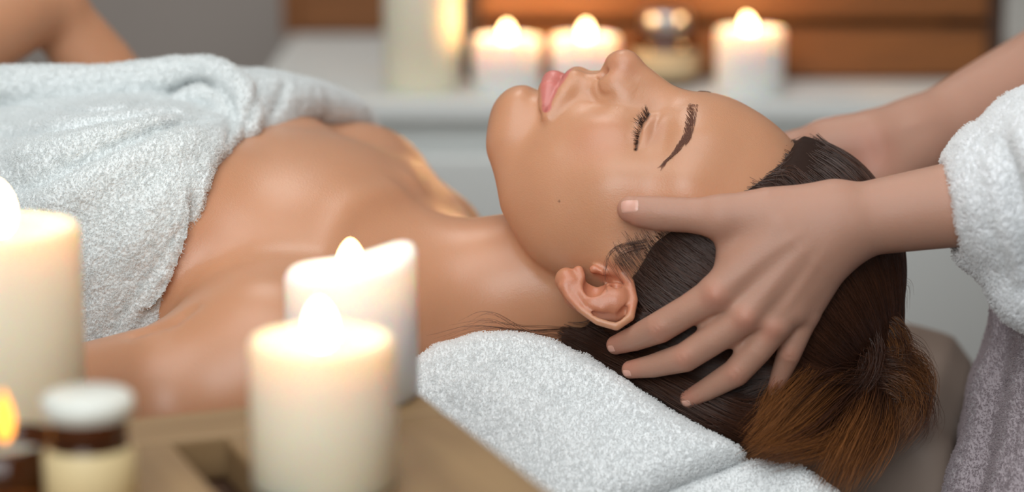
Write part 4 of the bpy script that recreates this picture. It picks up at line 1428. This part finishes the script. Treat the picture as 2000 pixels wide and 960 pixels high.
def candle(loc, r, h, label, mat, group, lit=True, lean=0.0, rise=None, power=0.25, flame_h=0.02, cat='candle'):
    c = empty('pillar_candle', loc); tag(c, label, cat, group)
    well = 0.010
    prof = [(0.0005, 0.0), (r - 0.002, 0.0), (r, 0.002), (r, h * 0.5), (r, h - 0.003), (r - 0.0012, h - 0.0005), (r - 0.003, h), (r - 0.005, h - 0.0015), (r - 0.008, h - well * 0.7), (r * 0.6, h - well), (0.0005, h - well - 0.001)]
    lathe('wax', prof, mat, c, seg=56, warp=rise)
    if lit:
        wk = 0.009; zb = h - well
        lathe('wick', [(0.0003, zb - 0.002), (0.0009, zb), (0.0009, zb + wk), (0.0003, zb + wk + 0.0006)], WICK, c, seg=8)
        fp = [(0.0004, 0.0), (0.0034, 0.0009), (0.0054, 0.0035), (0.0062, 0.0075), (0.0059, 0.0115), (0.0048, 0.0150), (0.0032, 0.0178), (0.0016, 0.0196), (0.0003, 0.0205)]
        k = flame_h / 0.0205
        fo = lathe('flame', [(a * k, b * k) for a, b in fp], FLAME, c, (0, 0, zb + wk * 0.5), seg=24)
        fo.rotation_euler = (0, lean, 0)
        ld = bpy.data.lights.new('flame_light', 'POINT'); ld.energy = power; ld.color = (1.0, 0.55, 0.22); ld.shadow_soft_size = 0.006
        lo = bpy.data.objects.new('flame_light', ld); COL.objects.link(lo); lo.parent = c; lo.location = (0, 0, zb + wk * 0.5 + flame_h + 0.008)
    return c


def cm(px, py, z): return to_world(cam_pt(px, py, z)[None])[0]


# on the sideboard
G1 = 'candles on the sideboard'
for px, rim, label, lean in ((990, 72, 'small lit candle on the sideboard, leftmost, above the chin', 0.0), (1143, 70, 'small lit candle on the sideboard, middle one, above the lips', 0.05), (1466, 56, 'small lit candle on the sideboard, right of the dark jar', -0.25)):
    z = -79; q = cm(px, rim, z)
    candle((q[0], q[1], top), 67 / KZ(z) / 100, q[2] - top, label, WAX_WHITE, G1, lean=lean, power=0.2, flame_h=0.019)
q = cm(823, 20, -80)
candle((q[0], q[1], top), 75 / KZ(-80) / 100, 0.135, 'tall unlit ivory candle on the sideboard beside the dark crate side', WAX_IVORY, G1, lit=False)

# amber jar with metal lid
AMBER = Nodes('amber_glass').set(Base_Color=lin(120, 64, 24), Roughness=0.08, Transmission_Weight=0.75, IOR=1.45).m
LABEL = plain('beige_paper_label', (206, 184, 146), 0.8)
q = cm(1300, 60, -84); jr = 66 / KZ(-84) / 100
jar = empty('jar', (q[0], q[1], top)); tag(jar, 'amber glass jar with a metal lid between the candles on the sideboard', 'jar')
jh = q[2] - top
lathe('glass_body', [(0.0005, 0), (jr - 0.003, 0), (jr, 0.003), (jr, jh - 0.012), (jr * 0.72, jh - 0.004), (jr * 0.70, jh)], AMBER, jar)
lathe('label', [(jr + 0.0004, 0.010), (jr + 0.0008, 0.0105), (jr + 0.0008, jh - 0.017), (jr + 0.0004, jh - 0.0165)], LABEL, jar)
lathe('lid', [(0.0005, jh + 0.018), (jr * 0.70, jh + 0.018), (jr * 0.74, jh + 0.016), (jr * 0.74, jh + 0.0), (jr * 0.72, jh)], STEEL, jar)

# ---------------------------------------------------------------- massage table
mt = empty('massage_table', (0, 0.0, 0)); tag(mt, 'massage table with beige upholstered headrest under the lying woman', 'table')
PD = Model()
hz_top = up_xy(1750, 628, -20)
TOPH = hz_top[1]
pgx = [(3, TOPH), (21.5, TOPH), (24.2, TOPH - 0.6), (25.6, TOPH - 2.4), (26.6, TOPH - 7), (26.4, TOPH - 14), (3, TOPH - 14)]
PD.u(poly_prism(pgx, 11.5, 1.8, z0=-14.0, yaw=math.radians(14)), 0.1)
PV, PF = polygonize(PD, (-4, -36, -32), (34, 8, 24), 0.55)
headrest = mesh_from('headrest', to_world(PV), PF, LEATHER, mt)
th = 1.0 + TOPH / 100
bevel_box('mattress', (-0.86, 0.06, th - 0.09), (1.80, 0.66, 0.10), LEATHER, mt, 0.03, seg=5)
bevel_box('frame', (-0.86, 0.06, th - 0.16), (1.74, 0.60, 0.05), WOOD_TABLE, mt, 0.004)
for sx in (-1.66, -0.08):
    for sy in (-0.20, 0.32):
        bevel_box('leg', (sx, sy, (th - 0.185) / 2), (0.06, 0.06, th - 0.185), WOOD_TABLE, mt, 0.004)

# ---------------------------------------------------------------- wooden side table with candles in front
HT_CM = -1.9
c0 = plane_pt(812, 758, HT_CM); c1 = plane_pt(1085, 962, HT_CM)
dirv = (c1 - c0)[:2]; ang = math.atan2(dirv[1], dirv[0]) + math.pi / 2
st = empty('side_table', (c0[0], c0[1], 0), ang); tag(st, 'tan wooden side table of boards with candles in the foreground', 'table')
th2 = c0[2]
bw = 0.088
bevel_box('rail', (-0.235, -0.021, th2 - 0.011), (0.47, 0.042, 0.022), WOOD_RAIL, st, 0.003)
for i in range(5):
    x0, x1 = ((0.0, -0.108), (-0.132, -0.218), (-0.222, -0.304), (-0.308, -0.39), (-0.394, -0.47))[i]
    bevel_box('board', ((x0 + x1) / 2, -0.225, th2 - 0.011), (x0 - x1, 0.36, 0.022), WOOD_TABLE, st, 0.003)
wt = 0.47
for y in (-0.05, -0.35):
    bevel_box('batten', (-wt / 2, y, th2 - 0.034), (wt - 0.03, 0.05, 0.024), WOOD_DARK, st, 0.003)
bevel_box('lower_panel', (-wt / 2, -0.2, th2 - 0.052), (wt - 0.03, 0.36, 0.012), WOOD_DARK, st, 0.002)
for x in (-0.05, -wt + 0.05):
    for y in (-0.05, -0.35):
        bevel_box('leg', (x, y, (th2 - 0.058) / 2), (0.04, 0.04, th2 - 0.058), WOOD_TABLE, st, 0.003)

G2 = 'candles on the side table'
def near(px, rim, z, rpx, label, mat, **kw):
    q = cm(px, rim, z)
    return candle((q[0], q[1], th2), rpx / KZ(z) / 100, q[2] - th2, label, mat, G2, **kw)


near(629, 657, 40, 143, 'lit ivory candle in the foreground, nearest of the pair', WAX_IVORY, power=0.016, flame_h=0.0215, lean=-0.06)
near(685, 530, 26, 130, 'lit white candle with a raised melted rim behind the nearest candle', WAX_WHITE, power=0.016, flame_h=0.021,
     rise=lambda a, r, z: (0.012 * (0.5 + 0.5 * math.cos(a - 0.15)) ** 2 + 0.0012 * math.sin(3 * a)) if z > 0.045 and r > 0.022 else 0)
near(-2, 438, 30, 156, 'big ivory candle cut by the left edge of the picture', WAX_IVORY, power=0.02, flame_h=0.026)

GLASS = Nodes('clear_glass').set(Base_Color=(0.92, 0.95, 0.95, 1), Roughness=0.05, Transmission_Weight=0.9, IOR=1.45).m
CREAM = plain('cream_balm', (226, 204, 156), 0.6)
LIDW = plain('white_lid', (226, 228, 220), 0.4)
q = cm(170, 768, 42); jr = 90 / KZ(42) / 100; jh = q[2] - th2 - 0.009
j2 = empty('cream_jar', (q[0], q[1], th2)); tag(j2, 'cream coloured jar with a pale lid at the lower left', 'jar')
lathe('jar_body', [(0.0005, 0.0), (jr - 0.002, 0), (jr, 0.002), (jr, jh - 0.016), (jr - 0.002, jh - 0.013)], CREAM, j2)
lathe('jar_neck', [(jr - 0.002, jh - 0.013), (jr - 0.003, jh - 0.011), (jr - 0.003, jh)], AMBER, j2)
lathe('lid', [(0.0005, jh + 0.009), (jr - 0.002, jh + 0.009), (jr, jh + 0.007), (jr, jh + 0.0005), (jr - 0.002, jh)], LIDW, j2)

# made-up amber votive: its glowing flame stands in for a candle flame's reflection
q = cm(12, 905, 40); vr = 0.021
vo = empty('reflection_votive', (q[0], q[1], th2)); tag(vo, 'added amber glass votive, its orange flame standing in for a candle reflection, in the lower left corner', 'reflection stand-in')
lathe('glass_cup', [(0.0005, 0.0), (vr * 0.9, 0), (vr, 0.004), (vr * 1.08, 0.024), (vr * 1.02, 0.024), (vr * 0.93, 0.006), (0.0005, 0.005)], AMBER, vo)
lathe('wax', [(0.0005, 0.006), (vr * 0.9, 0.006), (vr * 0.9, 0.016), (0.0005, 0.016)], WAX_IVORY, vo)
REFLECTED_FLAME = flame_material('reflected_flame', (1.0, 0.36, 0.05), 3.0)  # emission imitating a reflected flame
lathe('flame', [(0.0004, 0.0), (0.0032, 0.003), (0.0045, 0.009), (0.0035, 0.015), (0.0015, 0.020), (0.0002, 0.023)], REFLECTED_FLAME, vo, (0, 0, 0.022), seg=20)
